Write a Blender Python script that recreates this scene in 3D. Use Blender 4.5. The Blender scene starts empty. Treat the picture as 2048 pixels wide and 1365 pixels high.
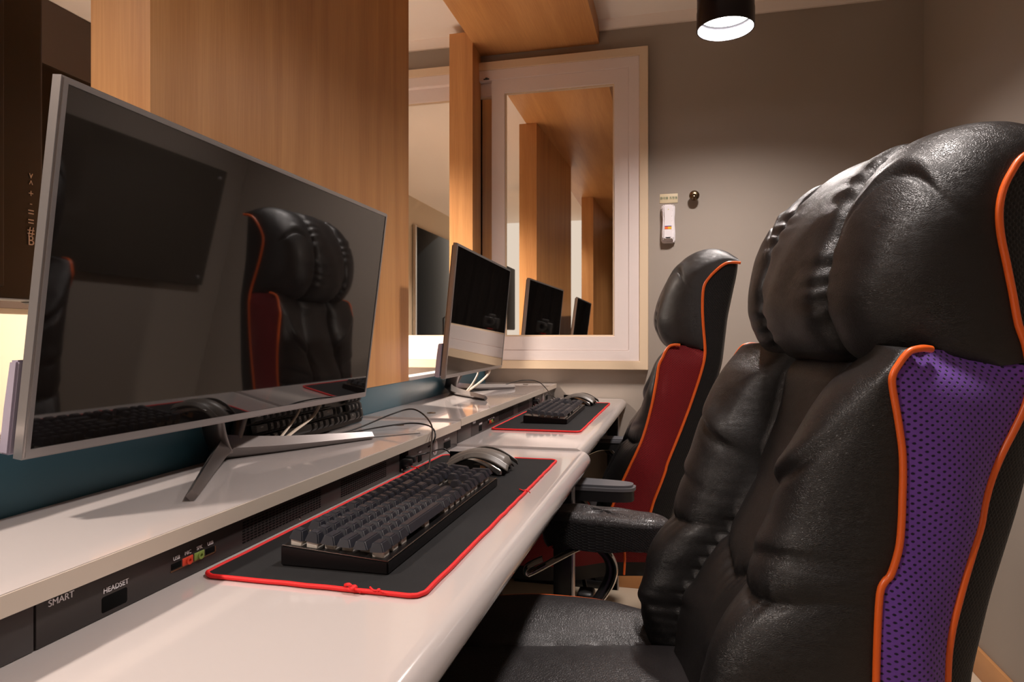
import bpy, bmesh, math, random
from mathutils import Vector, Matrix
random.seed(7)
PI = math.pi
R = math.radians
sc = bpy.context.scene
COL = sc.collection

# ------------------------------------------------------------------ camera
CH = 1.01                                   # camera height above the floor
THETA = math.atan(331.0 / 1340.0)           # turned left of the desk run
cam = bpy.data.cameras.new('camera')
cam.sensor_width = 36.0
cam.lens = 1340.0 / 2048.0 * 36.0
cam.shift_y = -4.5 / 2048.0
cam.clip_start = 0.02
cam_ob = bpy.data.objects.new('camera', cam)
cam_ob.location = (0, 0, CH)
cam_ob.rotation_euler = (PI / 2, 0, THETA)
COL.objects.link(cam_ob)
sc.camera = cam_ob

# ------------------------------------------------------------------ world, exposure
w = bpy.data.worlds.new('world')
sc.world = w
w.use_nodes = True
w.node_tree.nodes['Background'].inputs[0].default_value = (1.0, 0.85, 0.72, 1)
w.node_tree.nodes['Background'].inputs[1].default_value = 0.5
sc.view_settings.view_transform = 'Standard'
sc.view_settings.look = 'None'
sc.view_settings.gamma = 1
sc.view_settings.use_curve_mapping = False
sc.view_settings.exposure = 0.8
sc.cycles.max_bounces = 10
sc.cycles.diffuse_bounces = 6
sc.cycles.caustics_reflective = False
sc.cycles.sample_clamp_indirect = 4.0

CEIL = 2.305
YB = 2.76          # back wall
XR = 0.88          # right wall
XL = -2.35         # far left wall
YF = -1.7          # end wall left out behind the camera, so the world colour adds fill light

# lamps: (x, y, z of the rim, power, warm)
LAMPS = [
    (0.142, 2.14, 1.955, 8.5, (1.0, 0.89, 0.835)),
    (0.142, 0.86, 1.955, 5.2, (1.0, 0.89, 0.835)),
    (0.142, -0.75, 1.955, 3.0, (1.0, 0.89, 0.835)),
    (-1.53, 2.25, 1.955, 40.0, (1.0, 0.85, 0.73)),
    (-1.20, -0.15, 1.955, 18.0, (1.0, 0.86, 0.76)),
]

# ------------------------------------------------------------------ helpers
def lin(c):
    c = c / 255.0
    return c / 12.92 if c <= 0.04045 else ((c + 0.055) / 1.055) ** 2.4

def rgb(r, g, b):
    return (lin(r), lin(g), lin(b), 1)

def new_mat(name):
    m = bpy.data.materials.new(name)
    m.use_nodes = True
    nt = m.node_tree
    return m, nt, nt.nodes['Principled BSDF']

def mat(name, col, rough=0.5, metal=0.0, spec=0.5, bump=None, var=None, coat=0.0, emit=None, estr=0.0, coat_rough=0.05):
    """bump=(scale, strength, distance), var=(scale, amount)"""
    m, nt, p = new_mat(name)
    p.inputs['Base Color'].default_value = col
    p.inputs['Roughness'].default_value = rough
    p.inputs['Metallic'].default_value = metal
    p.inputs['Specular IOR Level'].default_value = spec
    p.inputs['Coat Weight'].default_value = coat
    p.inputs['Coat Roughness'].default_value = coat_rough
    if emit:
        p.inputs['Emission Color'].default_value = emit
        p.inputs['Emission Strength'].default_value = estr
    tc = nt.nodes.new('ShaderNodeTexCoord')
    if bump:
        n = nt.nodes.new('ShaderNodeTexNoise')
        n.inputs['Scale'].default_value = bump[0]
        n.inputs['Detail'].default_value = 3
        nt.links.new(tc.outputs['Object'], n.inputs['Vector'])
        b = nt.nodes.new('ShaderNodeBump')
        b.inputs['Strength'].default_value = bump[1]
        b.inputs['Distance'].default_value = bump[2]
        nt.links.new(n.outputs['Fac'], b.inputs['Height'])
        nt.links.new(b.outputs['Normal'], p.inputs['Normal'])
    if var:
        n = nt.nodes.new('ShaderNodeTexNoise')
        n.inputs['Scale'].default_value = var[0]
        n.inputs['Detail'].default_value = 4
        nt.links.new(tc.outputs['Object'], n.inputs['Vector'])
        mx = nt.nodes.new('ShaderNodeMix')
        mx.data_type = 'RGBA'
        k0, k1 = 1 - var[1], 1 + var[1]
        mx.inputs[6].default_value = (col[0] * k0, col[1] * k0, col[2] * k0, 1)
        mx.inputs[7].default_value = (min(1, col[0] * k1), min(1, col[1] * k1), min(1, col[2] * k1), 1)
        nt.links.new(n.outputs['Fac'], mx.inputs[0])
        nt.links.new(mx.outputs[2], p.inputs['Base Color'])
    return m

def wood_mat(name, dark, light, axis='Z', seed=0.0):
    m, nt, p = new_mat(name)
    tc = nt.nodes.new('ShaderNodeTexCoord')
    mp = nt.nodes.new('ShaderNodeMapping')
    sc_ = [7.0, 7.0, 7.0]
    sc_['XYZ'.index(axis)] = 0.55
    mp.inputs['Scale'].default_value = sc_
    mp.inputs['Location'].default_value = (seed, seed * 1.7, seed * 0.3)
    nt.links.new(tc.outputs['Object'], mp.inputs['Vector'])
    n1 = nt.nodes.new('ShaderNodeTexNoise')          # broad cathedral figure
    n1.inputs['Scale'].default_value = 1.0
    n1.inputs['Detail'].default_value = 2
    n1.inputs['Distortion'].default_value = 0.35
    nt.links.new(mp.outputs[0], n1.inputs['Vector'])
    mu = nt.nodes.new('ShaderNodeMath'); mu.operation = 'MULTIPLY'; mu.inputs[1].default_value = 26.0
    nt.links.new(n1.outputs['Fac'], mu.inputs[0])
    si = nt.nodes.new('ShaderNodeMath'); si.operation = 'SINE'
    nt.links.new(mu.outputs[0], si.inputs[0])
    mp2 = nt.nodes.new('ShaderNodeMapping')
    s2 = [330.0, 330.0, 330.0]; s2['XYZ'.index(axis)] = 9.0
    mp2.inputs['Scale'].default_value = s2
    nt.links.new(tc.outputs['Object'], mp2.inputs['Vector'])
    n2 = nt.nodes.new('ShaderNodeTexNoise')          # pores
    n2.inputs['Scale'].default_value = 1.0
    n2.inputs['Detail'].default_value = 3
    nt.links.new(mp2.outputs[0], n2.inputs['Vector'])
    a = nt.nodes.new('ShaderNodeMath'); a.operation = 'MULTIPLY_ADD'
    a.inputs[1].default_value = 0.16; a.inputs[2].default_value = 0.22
    nt.links.new(si.outputs[0], a.inputs[0])
    b = nt.nodes.new('ShaderNodeMath'); b.operation = 'MULTIPLY_ADD'; b.inputs[1].default_value = 0.75
    nt.links.new(n2.outputs['Fac'], b.inputs[0]); nt.links.new(a.outputs[0], b.inputs[2])
    mx = nt.nodes.new('ShaderNodeMix'); mx.data_type = 'RGBA'; mx.clamp_factor = True
    mx.inputs[6].default_value = dark; mx.inputs[7].default_value = light
    nt.links.new(b.outputs[0], mx.inputs[0])
    nt.links.new(mx.outputs[2], p.inputs['Base Color'])
    p.inputs['Roughness'].default_value = 0.42
    p.inputs['Specular IOR Level'].default_value = 0.35
    bp = nt.nodes.new('ShaderNodeBump'); bp.inputs['Strength'].default_value = 0.12; bp.inputs['Distance'].default_value = 0.0006
    nt.links.new(n2.outputs['Fac'], bp.inputs['Height'])
    nt.links.new(bp.outputs['Normal'], p.inputs['Normal'])
    return m

def leather_mat(name, col, rough=0.40, strength=0.38, scale=520.0, fold=0.10):
    m, nt, p = new_mat(name)
    p.inputs['Base Color'].default_value = col
    p.inputs['Roughness'].default_value = rough
    p.inputs['Specular IOR Level'].default_value = 0.5
    tc = nt.nodes.new('ShaderNodeTexCoord')
    mp = nt.nodes.new('ShaderNodeMapping'); mp.inputs['Scale'].default_value = (0.8, 0.5, 1.7)
    nt.links.new(tc.outputs['Object'], mp.inputs['Vector'])
    v = nt.nodes.new('ShaderNodeTexVoronoi'); v.feature = 'DISTANCE_TO_EDGE'
    v.inputs['Scale'].default_value = scale
    n0 = nt.nodes.new('ShaderNodeTexNoise'); n0.inputs['Scale'].default_value = 60; n0.inputs['Detail'].default_value = 2
    nt.links.new(mp.outputs[0], n0.inputs['Vector'])
    ad = nt.nodes.new('ShaderNodeVectorMath'); ad.operation = 'MULTIPLY_ADD'
    ad.inputs[1].default_value = (0.01, 0.01, 0.01)
    nt.links.new(n0.outputs['Color'], ad.inputs[0]); nt.links.new(mp.outputs[0], ad.inputs[2])
    nt.links.new(ad.outputs[0], v.inputs['Vector'])
    mr = nt.nodes.new('ShaderNodeMapRange'); mr.inputs['From Max'].default_value = 0.16
    nt.links.new(v.outputs['Distance'], mr.inputs['Value'])
    b = nt.nodes.new('ShaderNodeBump'); b.inputs['Strength'].default_value = strength; b.inputs['Distance'].default_value = 0.00045
    nt.links.new(mr.outputs[0], b.inputs['Height'])
    n = nt.nodes.new('ShaderNodeTexNoise'); n.inputs['Scale'].default_value = 13; n.inputs['Detail'].default_value = 3
    n.inputs['Distortion'].default_value = 1.2
    nt.links.new(tc.outputs['Object'], n.inputs['Vector'])
    b2 = nt.nodes.new('ShaderNodeBump'); b2.inputs['Strength'].default_value = fold; b2.inputs['Distance'].default_value = 0.010
    nt.links.new(n.outputs['Fac'], b2.inputs['Height'])
    nt.links.new(b.outputs['Normal'], b2.inputs['Normal'])
    nt.links.new(b2.outputs['Normal'], p.inputs['Normal'])
    rr = nt.nodes.new('ShaderNodeMapRange'); rr.inputs['To Min'].default_value = rough - 0.09; rr.inputs['To Max'].default_value = rough + 0.1
    nt.links.new(n.outputs['Fac'], rr.inputs['Value']); nt.links.new(rr.outputs[0], p.inputs['Roughness'])
    return m

def mesh_fabric(name, col, hole, pitch=0.0062, rough=0.75, r=0.30):
    """spacer mesh with staggered round holes, laid out in the UV map (metres)"""
    m, nt, p = new_mat(name)
    uv = nt.nodes.new('ShaderNodeUVMap')
    mp = nt.nodes.new('ShaderNodeMapping')
    mp.inputs['Rotation'].default_value = (0, 0, R(45))
    mp.inputs['Scale'].default_value = (1 / pitch, 1 / pitch * 1.15, 1)
    nt.links.new(uv.outputs[0], mp.inputs['Vector'])
    v = nt.nodes.new('ShaderNodeTexVoronoi'); v.voronoi_dimensions = '2D'
    v.inputs['Randomness'].default_value = 0.0; v.inputs['Scale'].default_value = 1.0
    nt.links.new(mp.outputs[0], v.inputs['Vector'])
    mr = nt.nodes.new('ShaderNodeMapRange'); mr.interpolation_type = 'SMOOTHSTEP'
    mr.inputs['From Min'].default_value = r - 0.06; mr.inputs['From Max'].default_value = r + 0.08
    nt.links.new(v.outputs['Distance'], mr.inputs['Value'])
    mx = nt.nodes.new('ShaderNodeMix'); mx.data_type = 'RGBA'
    mx.inputs[6].default_value = hole; mx.inputs[7].default_value = col
    nt.links.new(mr.outputs[0], mx.inputs[0]); nt.links.new(mx.outputs[2], p.inputs['Base Color'])
    p.inputs['Roughness'].default_value = rough
    p.inputs['Specular IOR Level'].default_value = 0.3
    p.inputs['Sheen Weight'].default_value = 0.15
    b = nt.nodes.new('ShaderNodeBump'); b.inputs['Strength'].default_value = 0.8; b.inputs['Distance'].default_value = 0.0015
    nt.links.new(mr.outputs[0], b.inputs['Height']); nt.links.new(b.outputs['Normal'], p.inputs['Normal'])
    return m

M = {}
M['wall'] = mat('wall_paint', rgb(158, 148, 138), 0.75, spec=0.25, bump=(90, 0.06, 0.002), var=(1.3, 0.03))
M['cream_wall'] = mat('cream_wall_paint', rgb(202, 187, 163), 0.75, spec=0.25, bump=(90, 0.06, 0.002), var=(1.3, 0.02))
M['ceiling'] = mat('ceiling_paper', rgb(238, 228, 218), 0.85, spec=0.2, bump=(140, 0.05, 0.002))
M['cornice'] = mat('cornice_paint', rgb(226, 212, 200), 0.5)
M['floor'] = mat('floor_vinyl', rgb(206, 190, 168), 0.38, var=(3, 0.06))
M['base'] = mat('baseboard_wood', rgb(196, 140, 88), 0.45, var=(14, 0.1))
M['oak'] = wood_mat('oak_veneer', rgb(174, 116, 66), rgb(214, 158, 100), 'Z', 3.1)
M['oak_y'] = wood_mat('oak_veneer_soffit', rgb(174, 116, 66), rgb(214, 158, 100), 'Y', 1.4)
M['teal'] = mat('teal_board', rgb(52, 92, 106), 0.42, spec=0.4)
M['desk'] = mat('white_laminate', rgb(200, 192, 189), 0.12, spec=0.55, coat=0.6, coat_rough=0.04, var=(2.2, 0.012))
M['deskedge'] = mat('laminate_edge', rgb(196, 184, 170), 0.35, spec=0.5)
M['capgrey'] = mat('grey_cap', rgb(196, 194, 190), 0.4)
M['panel'] = mat('black_panel', rgb(52, 47, 46), 0.42, spec=0.45)
M['hole'] = mat('dark_recess', rgb(8, 8, 8), 0.8, spec=0.1)
M['casing'] = mat('cream_casing', rgb(214, 192, 164), 0.35)
M['pvc'] = mat('white_window_frame', rgb(220, 208, 204), 0.22, spec=0.5)
M['black'] = mat('black_plastic', rgb(26, 26, 27), 0.4)
M['blackrough'] = mat('black_rough_plastic', rgb(22, 22, 23), 0.62)
M['blackmetal'] = mat('black_painted_steel', rgb(24, 24, 25), 0.35, metal=0.2)
M['lampbody'] = mat('dark_anodised_body', rgb(40, 38, 42), 0.3, metal=0.7)
M['lampinner'] = mat('lamp_reflector', rgb(150, 150, 156), 0.45, metal=0.0)
M['silver'] = mat('silver_plastic', rgb(176, 172, 172), 0.28, metal=0.75)
M['silver_light'] = mat('silver_light_plastic', rgb(176, 168, 186), 0.4, metal=0.3)
M['stand'] = mat('brushed_stand', rgb(132, 126, 124), 0.3, metal=0.9)
M['screen'] = mat('screen_glass', rgb(20, 17, 16), 0.035, spec=1.0, coat=0.8, coat_rough=0.03)
M['screen_edge'] = mat('screen_border', rgb(14, 13, 13), 0.08, spec=0.6)
M['chrome'] = mat('polished_chrome', rgb(205, 200, 196), 0.12, metal=1.0)
M['mouse_silver'] = mat('mouse_silver', rgb(200, 196, 192), 0.18, metal=0.9)
M['mouse_grey'] = mat('mouse_grey', rgb(112, 106, 100), 0.38)
M['mat_cloth'] = mat('mouse_pad_cloth', rgb(34, 34, 35), 0.85, spec=0.2, bump=(900, 0.25, 0.0006), var=(18, 0.25))
M['red'] = mat('red_stitching', rgb(226, 24, 26), 0.6, bump=(1500, 0.5, 0.0006))
M['key'] = mat('keycap', rgb(32, 33, 41), 0.42, spec=0.45)
M['key_dull'] = mat('keycap_plain', rgb(34, 33, 33), 0.42, spec=0.5)
M['legend'] = mat('key_legend', rgb(190, 188, 184), 0.5)
M['switch'] = mat('clear_switch', rgb(196, 188, 178), 0.2, spec=0.7)
M['plate'] = mat('keyboard_plate', rgb(34, 33, 34), 0.3, metal=0.6)
M['plate_edge'] = mat('keyboard_edge', rgb(150, 145, 140), 0.2, metal=1.0)
M['white_cable'] = mat('white_cable_sheath', rgb(226, 208, 188), 0.4)
M['black_cable'] = mat('black_cable_sheath', rgb(16, 16, 17), 0.35)
M['white'] = mat('white_plastic', rgb(226, 220, 222), 0.3)
M['print'] = mat('white_print', rgb(226, 222, 226), 0.6)
M['brass'] = mat('brass_knob', rgb(120, 102, 78), 0.25, metal=1.0)
M['orange'] = mat('orange_piping', rgb(240, 104, 34), 0.34, spec=0.6)
M['leather'] = leather_mat('black_leather', rgb(25, 23, 23), 0.38)
M['leather_seat'] = leather_mat('black_leather_seat', rgb(36, 33, 34), 0.42, 0.4, 330, 0.06)
M['shell'] = mesh_fabric('black_spacer_mesh', rgb(20, 19, 20), rgb(4, 4, 4), 0.006, 0.6)
M['purple'] = mesh_fabric('purple_spacer_mesh', rgb(106, 64, 158), rgb(24, 12, 46), 0.0064, 0.7, 0.20)
M['wine'] = mesh_fabric('dark_red_spacer_mesh', rgb(128, 14, 24), rgb(60, 5, 9), 0.0050, 0.7, 0.20)
M['mirror'] = mat('mirror_film_glass', (0.86, 0.84, 0.80, 1), 0.015, metal=1.0)
M['cover_top'] = leather_mat('armrest_cover_leather', rgb(46, 43, 44), 0.36, 0.7, 420, 0.05)
M['pad_grey'] = mat('armrest_grey', rgb(96, 96, 100), 0.4)
M['board'] = mat('smoked_glass', rgb(70, 64, 56), 0.12, spec=0.5)
M['tv'] = mat('television_black', rgb(18, 15, 14), 0.45)
M['glossblack'] = mat('gloss_black', rgb(10, 12, 16), 0.08, spec=0.05)
M['portred'] = mat('port_red', rgb(206, 70, 48), 0.4)
M['portgreen'] = mat('port_green', rgb(130, 150, 76), 0.4)
M['portbrass'] = mat('port_brass', rgb(150, 120, 90), 0.35, metal=0.8)
M['signcream'] = mat('sign_cream', rgb(214, 198, 164), 0.5)
M['signgreen'] = mat('sign_green', rgb(10, 92, 62), 0.5)
M['stick_o'] = mat('sticker_orange', rgb(222, 96, 24), 0.5)
M['stick_y'] = mat('sticker_yellow', rgb(220, 170, 24), 0.5)
M['stick_b'] = mat('sticker_blue', rgb(60, 50, 140), 0.5)
M['door'] = mat('door_paint', rgb(196, 186, 170), 0.45)
M['doordark'] = mat('door_frame_dark', rgb(40, 40, 46), 0.4)

def mesh_obj(name, me, m=None, parent=None, smooth=False, angle=None):
    o = bpy.data.objects.new(name, me)
    COL.objects.link(o)
    if m is not None:
        if isinstance(m, (list, tuple)):
            for x in m: me.materials.append(x)
        else:
            me.materials.append(m)
    if smooth or angle:
        for p in me.polygons: p.use_smooth = True
        if angle:
            me.set_sharp_from_angle(angle=R(angle))
    if parent is not None:
        o.parent = parent
    return o

def from_bm(name, bm, m=None, parent=None, smooth=False, angle=None, recalc=True):
    if recalc:
        bmesh.ops.recalc_face_normals(bm, faces=bm.faces[:])
    me = bpy.data.meshes.new(name)
    bm.to_mesh(me); bm.free()
    return mesh_obj(name, me, m, parent, smooth, angle)

def add_box(bm, x0, x1, y0, y1, z0, z1, bevel=0.0, seg=2, mi=0, mtx=None):
    r = bmesh.ops.create_cube(bm, size=1.0)
    vs = r['verts']
    for v in vs:
        v.co = Vector(((x0 + x1) / 2 + v.co.x * (x1 - x0), (y0 + y1) / 2 + v.co.y * (y1 - y0), (z0 + z1) / 2 + v.co.z * (z1 - z0)))
    fs = set(f for v in vs for f in v.link_faces)
    for f in fs: f.material_index = mi
    if bevel > 0:
        es = list(set(e for v in vs for e in v.link_edges))
        rr = bmesh.ops.bevel(bm, geom=es, offset=bevel, segments=seg, affect='EDGES', profile=0.5)
        vs = list(set(v for f in rr['faces'] for v in f.verts) | set(v for v in vs if v.is_valid))
        for f in rr['faces']: f.material_index = mi
    if mtx is not None:
        bmesh.ops.transform(bm, matrix=mtx, verts=[v for v in vs if v.is_valid])
    return vs

def box(name, x0, x1, y0, y1, z0, z1, m, parent=None, bevel=0.0, seg=2, mtx=None):
    bm = bmesh.new()
    add_box(bm, x0, x1, y0, y1, z0, z1, bevel, seg, 0, mtx)
    return from_bm(name, bm, m, parent, angle=40 if bevel else None)

def smooth_path(pts, n=8, closed=False):
    """Catmull-Rom through pts"""
    P = [Vector(p) for p in pts]
    out = []
    N = len(P)
    rng = range(N) if closed else range(N - 1)
    for i in rng:
        if closed:
            a, b, c, d = P[(i - 1) % N], P[i], P[(i + 1) % N], P[(i + 2) % N]
        else:
            a, b, c, d = P[max(i - 1, 0)], P[i], P[i + 1], P[min(i + 2, N - 1)]
        for k in range(n):
            t = k / n
            out.append(0.5 * ((2 * b) + (c - a) * t + (2 * a - 5 * b + 4 * c - d) * t * t + (3 * b - a - 3 * c + d) * t ** 3))
    if not closed: out.append(P[-1])
    return out

def add_tube(bm, pts, r, sec=8, closed=False, flat=None, mi=0, up=(0, 0, 1)):
    """r: number or list; flat=(rx, ry) cross-section half sizes"""
    P = [Vector(p) for p in pts]
    N = len(P)
    rings = []
    prev = None
    for i in range(N):
        if closed: t = P[(i + 1) % N] - P[i - 1]
        else: t = P[min(i + 1, N - 1)] - P[max(i - 1, 0)]
        if t.length < 1e-9: t = Vector((0, 0, 1))
        t.normalize()
        if prev is None:
            u = Vector(up)
            if abs(t.dot(u)) > 0.95: u = Vector((1, 0, 0))
            n = (u - t * t.dot(u)).normalized()
        else:
            n = prev - t * t.dot(prev)
            n.normalize()
        prev = n
        b = t.cross(n)
        ri = r[i] if isinstance(r, (list, tuple)) else r
        fx, fy = flat if flat else (1, 1)
        rings.append([bm.verts.new(P[i] + n * (math.cos(2 * PI * k / sec) * ri * fx) + b * (math.sin(2 * PI * k / sec) * ri * fy)) for k in range(sec)])
    M_ = N if closed else N - 1
    for i in range(M_):
        A, B = rings[i], rings[(i + 1) % N]
        for k in range(sec):
            f = bm.faces.new((A[k], A[(k + 1) % sec], B[(k + 1) % sec], B[k])); f.material_index = mi
    if not closed:
        f = bm.faces.new(rings[0][::-1]); f.material_index = mi
        f = bm.faces.new(rings[-1]); f.material_index = mi

def tube(name, pts, r, m, parent=None, sec=8, closed=False, flat=None, n=8, sm=True, up=(0, 0, 1)):
    bm = bmesh.new()
    p = smooth_path(pts, n, closed) if sm else pts
    add_tube(bm, p, r, sec, closed, flat, 0, up)
    return from_bm(name, bm, m, parent, angle=60)

def add_prism(bm, prof, axis, a0, a1, mi=0):
    """prof: list of 2D points in the plane perpendicular to axis; X:(y,z) Y:(x,z) Z:(x,y)"""
    def P(p, a):
        if axis == 'X': return (a, p[0], p[1])
        if axis == 'Y': return (p[0], a, p[1])
        return (p[0], p[1], a)
    A = [bm.verts.new(P(p, a0)) for p in prof]
    B = [bm.verts.new(P(p, a1)) for p in prof]
    n = len(prof)
    fs = [bm.faces.new(A), bm.faces.new(B[::-1])]
    for i in range(n):
        fs.append(bm.faces.new((A[i], B[i], B[(i + 1) % n], A[(i + 1) % n])))
    for f in fs: f.material_index = mi
    return A + B

def prism(name, prof, axis, a0, a1, m, parent=None, bevel=0.0, angle=35):
    bm = bmesh.new()
    add_prism(bm, prof, axis, a0, a1)
    bmesh.ops.recalc_face_normals(bm, faces=bm.faces[:])
    if bevel:
        bmesh.ops.bevel(bm, geom=bm.edges[:], offset=bevel, segments=2, affect='EDGES')
    return from_bm(name, bm, m, parent, angle=angle)

def add_lathe(bm, prof, sec=32, center=(0, 0, 0), axis='Z', mi=0, cap=True):
    rings = []
    cx, cy, cz = center
    for r, h in prof:
        ring = []
        for k in range(sec):
            a = 2 * PI * k / sec
            if axis == 'Z': co = (cx + r * math.cos(a), cy + r * math.sin(a), cz + h)
            elif axis == 'Y': co = (cx + r * math.cos(a), cy + h, cz + r * math.sin(a))
            else: co = (cx + h, cy + r * math.cos(a), cz + r * math.sin(a))
            ring.append(bm.verts.new(co))
        rings.append(ring)
    for i in range(len(rings) - 1):
        for k in range(sec):
            f = bm.faces.new((rings[i][k], rings[i][(k + 1) % sec], rings[i + 1][(k + 1) % sec], rings[i + 1][k]))
            f.material_index = mi
    for ring in (rings[0], rings[-1]):
        if cap:
            f = bm.faces.new(ring); f.material_index = mi

def lathe(name, prof, m, parent=None, sec=32, center=(0, 0, 0), axis='Z', angle=40, cap=True):
    bm = bmesh.new()
    add_lathe(bm, prof, sec, center, axis, 0, cap)
    return from_bm(name, bm, m, parent, angle=angle)

def grid(name, fn, nu, nv, m, parent=None, uvfn=None, thick=None):
    """fn(i/nu, j/nv) -> Vector; smooth surface"""
    me = bpy.data.meshes.new(name)
    vs = [fn(i / nu, j / nv) for j in range(nv + 1) for i in range(nu + 1)]
    fs = [(j * (nu + 1) + i, j * (nu + 1) + i + 1, (j + 1) * (nu + 1) + i + 1, (j + 1) * (nu + 1) + i) for j in range(nv) for i in range(nu)]
    me.from_pydata([tuple(v) for v in vs], [], fs)
    uvl = me.uv_layers.new(name='UVMap')
    for p in me.polygons:
        for li, vi in zip(p.loop_indices, p.vertices):
            i, j = vi % (nu + 1), vi // (nu + 1)
            uvl.data[li].uv = uvfn(i / nu, j / nv, vs[vi]) if uvfn else (vs[vi][0] + vs[vi][1], vs[vi][2])
    o = mesh_obj(name, me, m, parent, smooth=True)
    if thick:
        md = o.modifiers.new('thickness', 'SOLIDIFY'); md.thickness = thick; md.offset = -1
    return o

def box_uv(o):
    me = o.data
    uvl = me.uv_layers.new(name='UVMap') if not me.uv_layers else me.uv_layers[0]
    for p in me.polygons:
        n = p.normal
        ax = max(range(3), key=lambda k: abs(n[k]))
        for li, vi in zip(p.loop_indices, p.vertices):
            c = me.vertices[vi].co
            uvl.data[li].uv = ((c.y, c.z), (c.x, c.z), (c.x, c.y))[ax]

_fonts = {}
def text_mesh(s, size, ex=0.0003):
    cu = bpy.data.curves.new('txt', 'FONT')
    cu.body = s; cu.size = size; cu.extrude = ex
    cu.align_x = 'CENTER'; cu.align_y = 'CENTER'
    o = bpy.data.objects.new('txt', cu)
    COL.objects.link(o)
    dg = bpy.context.evaluated_depsgraph_get()
    me = bpy.data.meshes.new_from_object(o.evaluated_get(dg))
    COL.objects.unlink(o)
    bpy.data.objects.remove(o)
    bpy.data.curves.remove(cu)
    me.materials.clear()
    return me

def text(name, s, size, loc, rot, m, parent=None, sx=1.0):
    me = text_mesh(s, size)
    mt = Matrix.Translation(loc) @ rot.to_4x4() @ Matrix.Diagonal((sx, 1, 1, 1))
    me.transform(mt)
    return mesh_obj(name, me, m, parent)

ROT_PX = Matrix(((0, 0, 1), (1, 0, 0), (0, 1, 0)))        # text facing +X, reading along +Y
ROT_NY = Matrix(((1, 0, 0), (0, 0, -1), (0, 1, 0)))       # text facing -Y, reading along +X

def thing(name, label, cat, loc=(0, 0, 0), rz=0.0, group=None):
    o = bpy.data.objects.new(name, None)
    COL.objects.link(o)
    o.location = loc; o.rotation_euler = (0, 0, rz)
    o.empty_display_size = 0.05
    o['label'] = label; o['category'] = cat
    if group: o['group'] = group
    return o

def tag(o, label, cat, group=None):
    o['label'] = label; o['category'] = cat
    if group: o['group'] = group
    return o

def struct(o, label=None, cat=None):
    o['kind'] = 'structure'
    if label: o['label'] = label
    if cat: o['category'] = cat
    return o

def ip(tab, z):
    """piecewise linear (z, value) table sorted by z ascending"""
    if z <= tab[0][0]: return tab[0][1]
    for (z0, a0), (z1, a1) in zip(tab, tab[1:]):
        if z <= z1:
            t = (z - z0) / (z1 - z0)
            return a0 + (a1 - a0) * t
    return tab[-1][1]

def ips(tab, z):
    """smoothed lookup"""
    return (ip(tab, z - 0.018) + 2 * ip(tab, z - 0.009) + 2 * ip(tab, z) + 2 * ip(tab, z + 0.009) + ip(tab, z + 0.018)) / 8

def sstep(a, b, x):
    t = max(0.0, min(1.0, (x - a) / (b - a)))
    return t * t * (3 - 2 * t)

# ------------------------------------------------------------------ room shell
def shell_part(name, label, *a, **k):
    o = box(name, *a, **k)
    struct(o, label, name.split('_')[0])
    return o

shell_part('floor', 'pale beige vinyl floor under the desks and chairs', XL - .1, XR + .1, YF - .1, YB + .1, -0.05, 0, M['floor'])
shell_part('ceiling', 'off-white papered ceiling above the desks', XL - .1, XR + .1, YF - .1, YB + .1, CEIL, CEIL + 0.05, M['ceiling'])
bm = bmesh.new()
add_box(bm, XL - .1, -1.82, YB, YB + .1, 0, CEIL); add_box(bm, -0.135, XR + .1, YB, YB + .1, 0, CEIL)
add_box(bm, -1.82, -0.135, YB, YB + .1, 0, 0.905); add_box(bm, -1.82, -0.135, YB, YB + .1, 2.16, CEIL)
struct(from_bm('wall_back', bm, M['wall']), 'taupe painted wall holding the white window', 'wall')
shell_part('wall_right', 'taupe painted side wall behind the gaming chairs', XR, XR + .1, YF, YB, 0, CEIL, M['wall'])
shell_part('wall_left', 'cream painted wall beyond the wooden partition', XL - .1, XL, YF, YB, 0, CEIL, M['cream_wall'])
# baseboards
bb = box('baseboard_right', XR - 0.012, XR, YF, YB, 0, 0.085, M['base'], bevel=0.002); struct(bb, 'light wood baseboard along the right wall', 'baseboard')
bb = box('baseboard_back', XL, XR - 0.012, YB - 0.012, YB, 0, 0.085, M['base'], bevel=0.002); struct(bb, 'light wood baseboard under the window wall', 'baseboard')
# ceiling cornice: stepped profile
def cornice(name, prof, axis, a0, a1, label):
    o = prism(name, prof, axis, a0, a1, M['cornice']); struct(o, label, 'cornice')
CZ = 2.274
cornice('trim_1', [(YB, CZ), (YB - 0.012, CZ), (YB - 0.02, CZ + 0.012), (YB - 0.034, CZ + 0.02), (YB - 0.04, CEIL), (YB, CEIL)], 'X', XL, XR, 'white cornice strip between window wall and ceiling')
cornice('trim_2', [(XR, CZ), (XR - 0.012, CZ), (XR - 0.02, CZ + 0.012), (XR - 0.034, CZ + 0.02), (XR - 0.04, CEIL), (XR, CEIL)], 'Y', YF, YB - 0.04, 'white cornice strip between side wall and ceiling')

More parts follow.
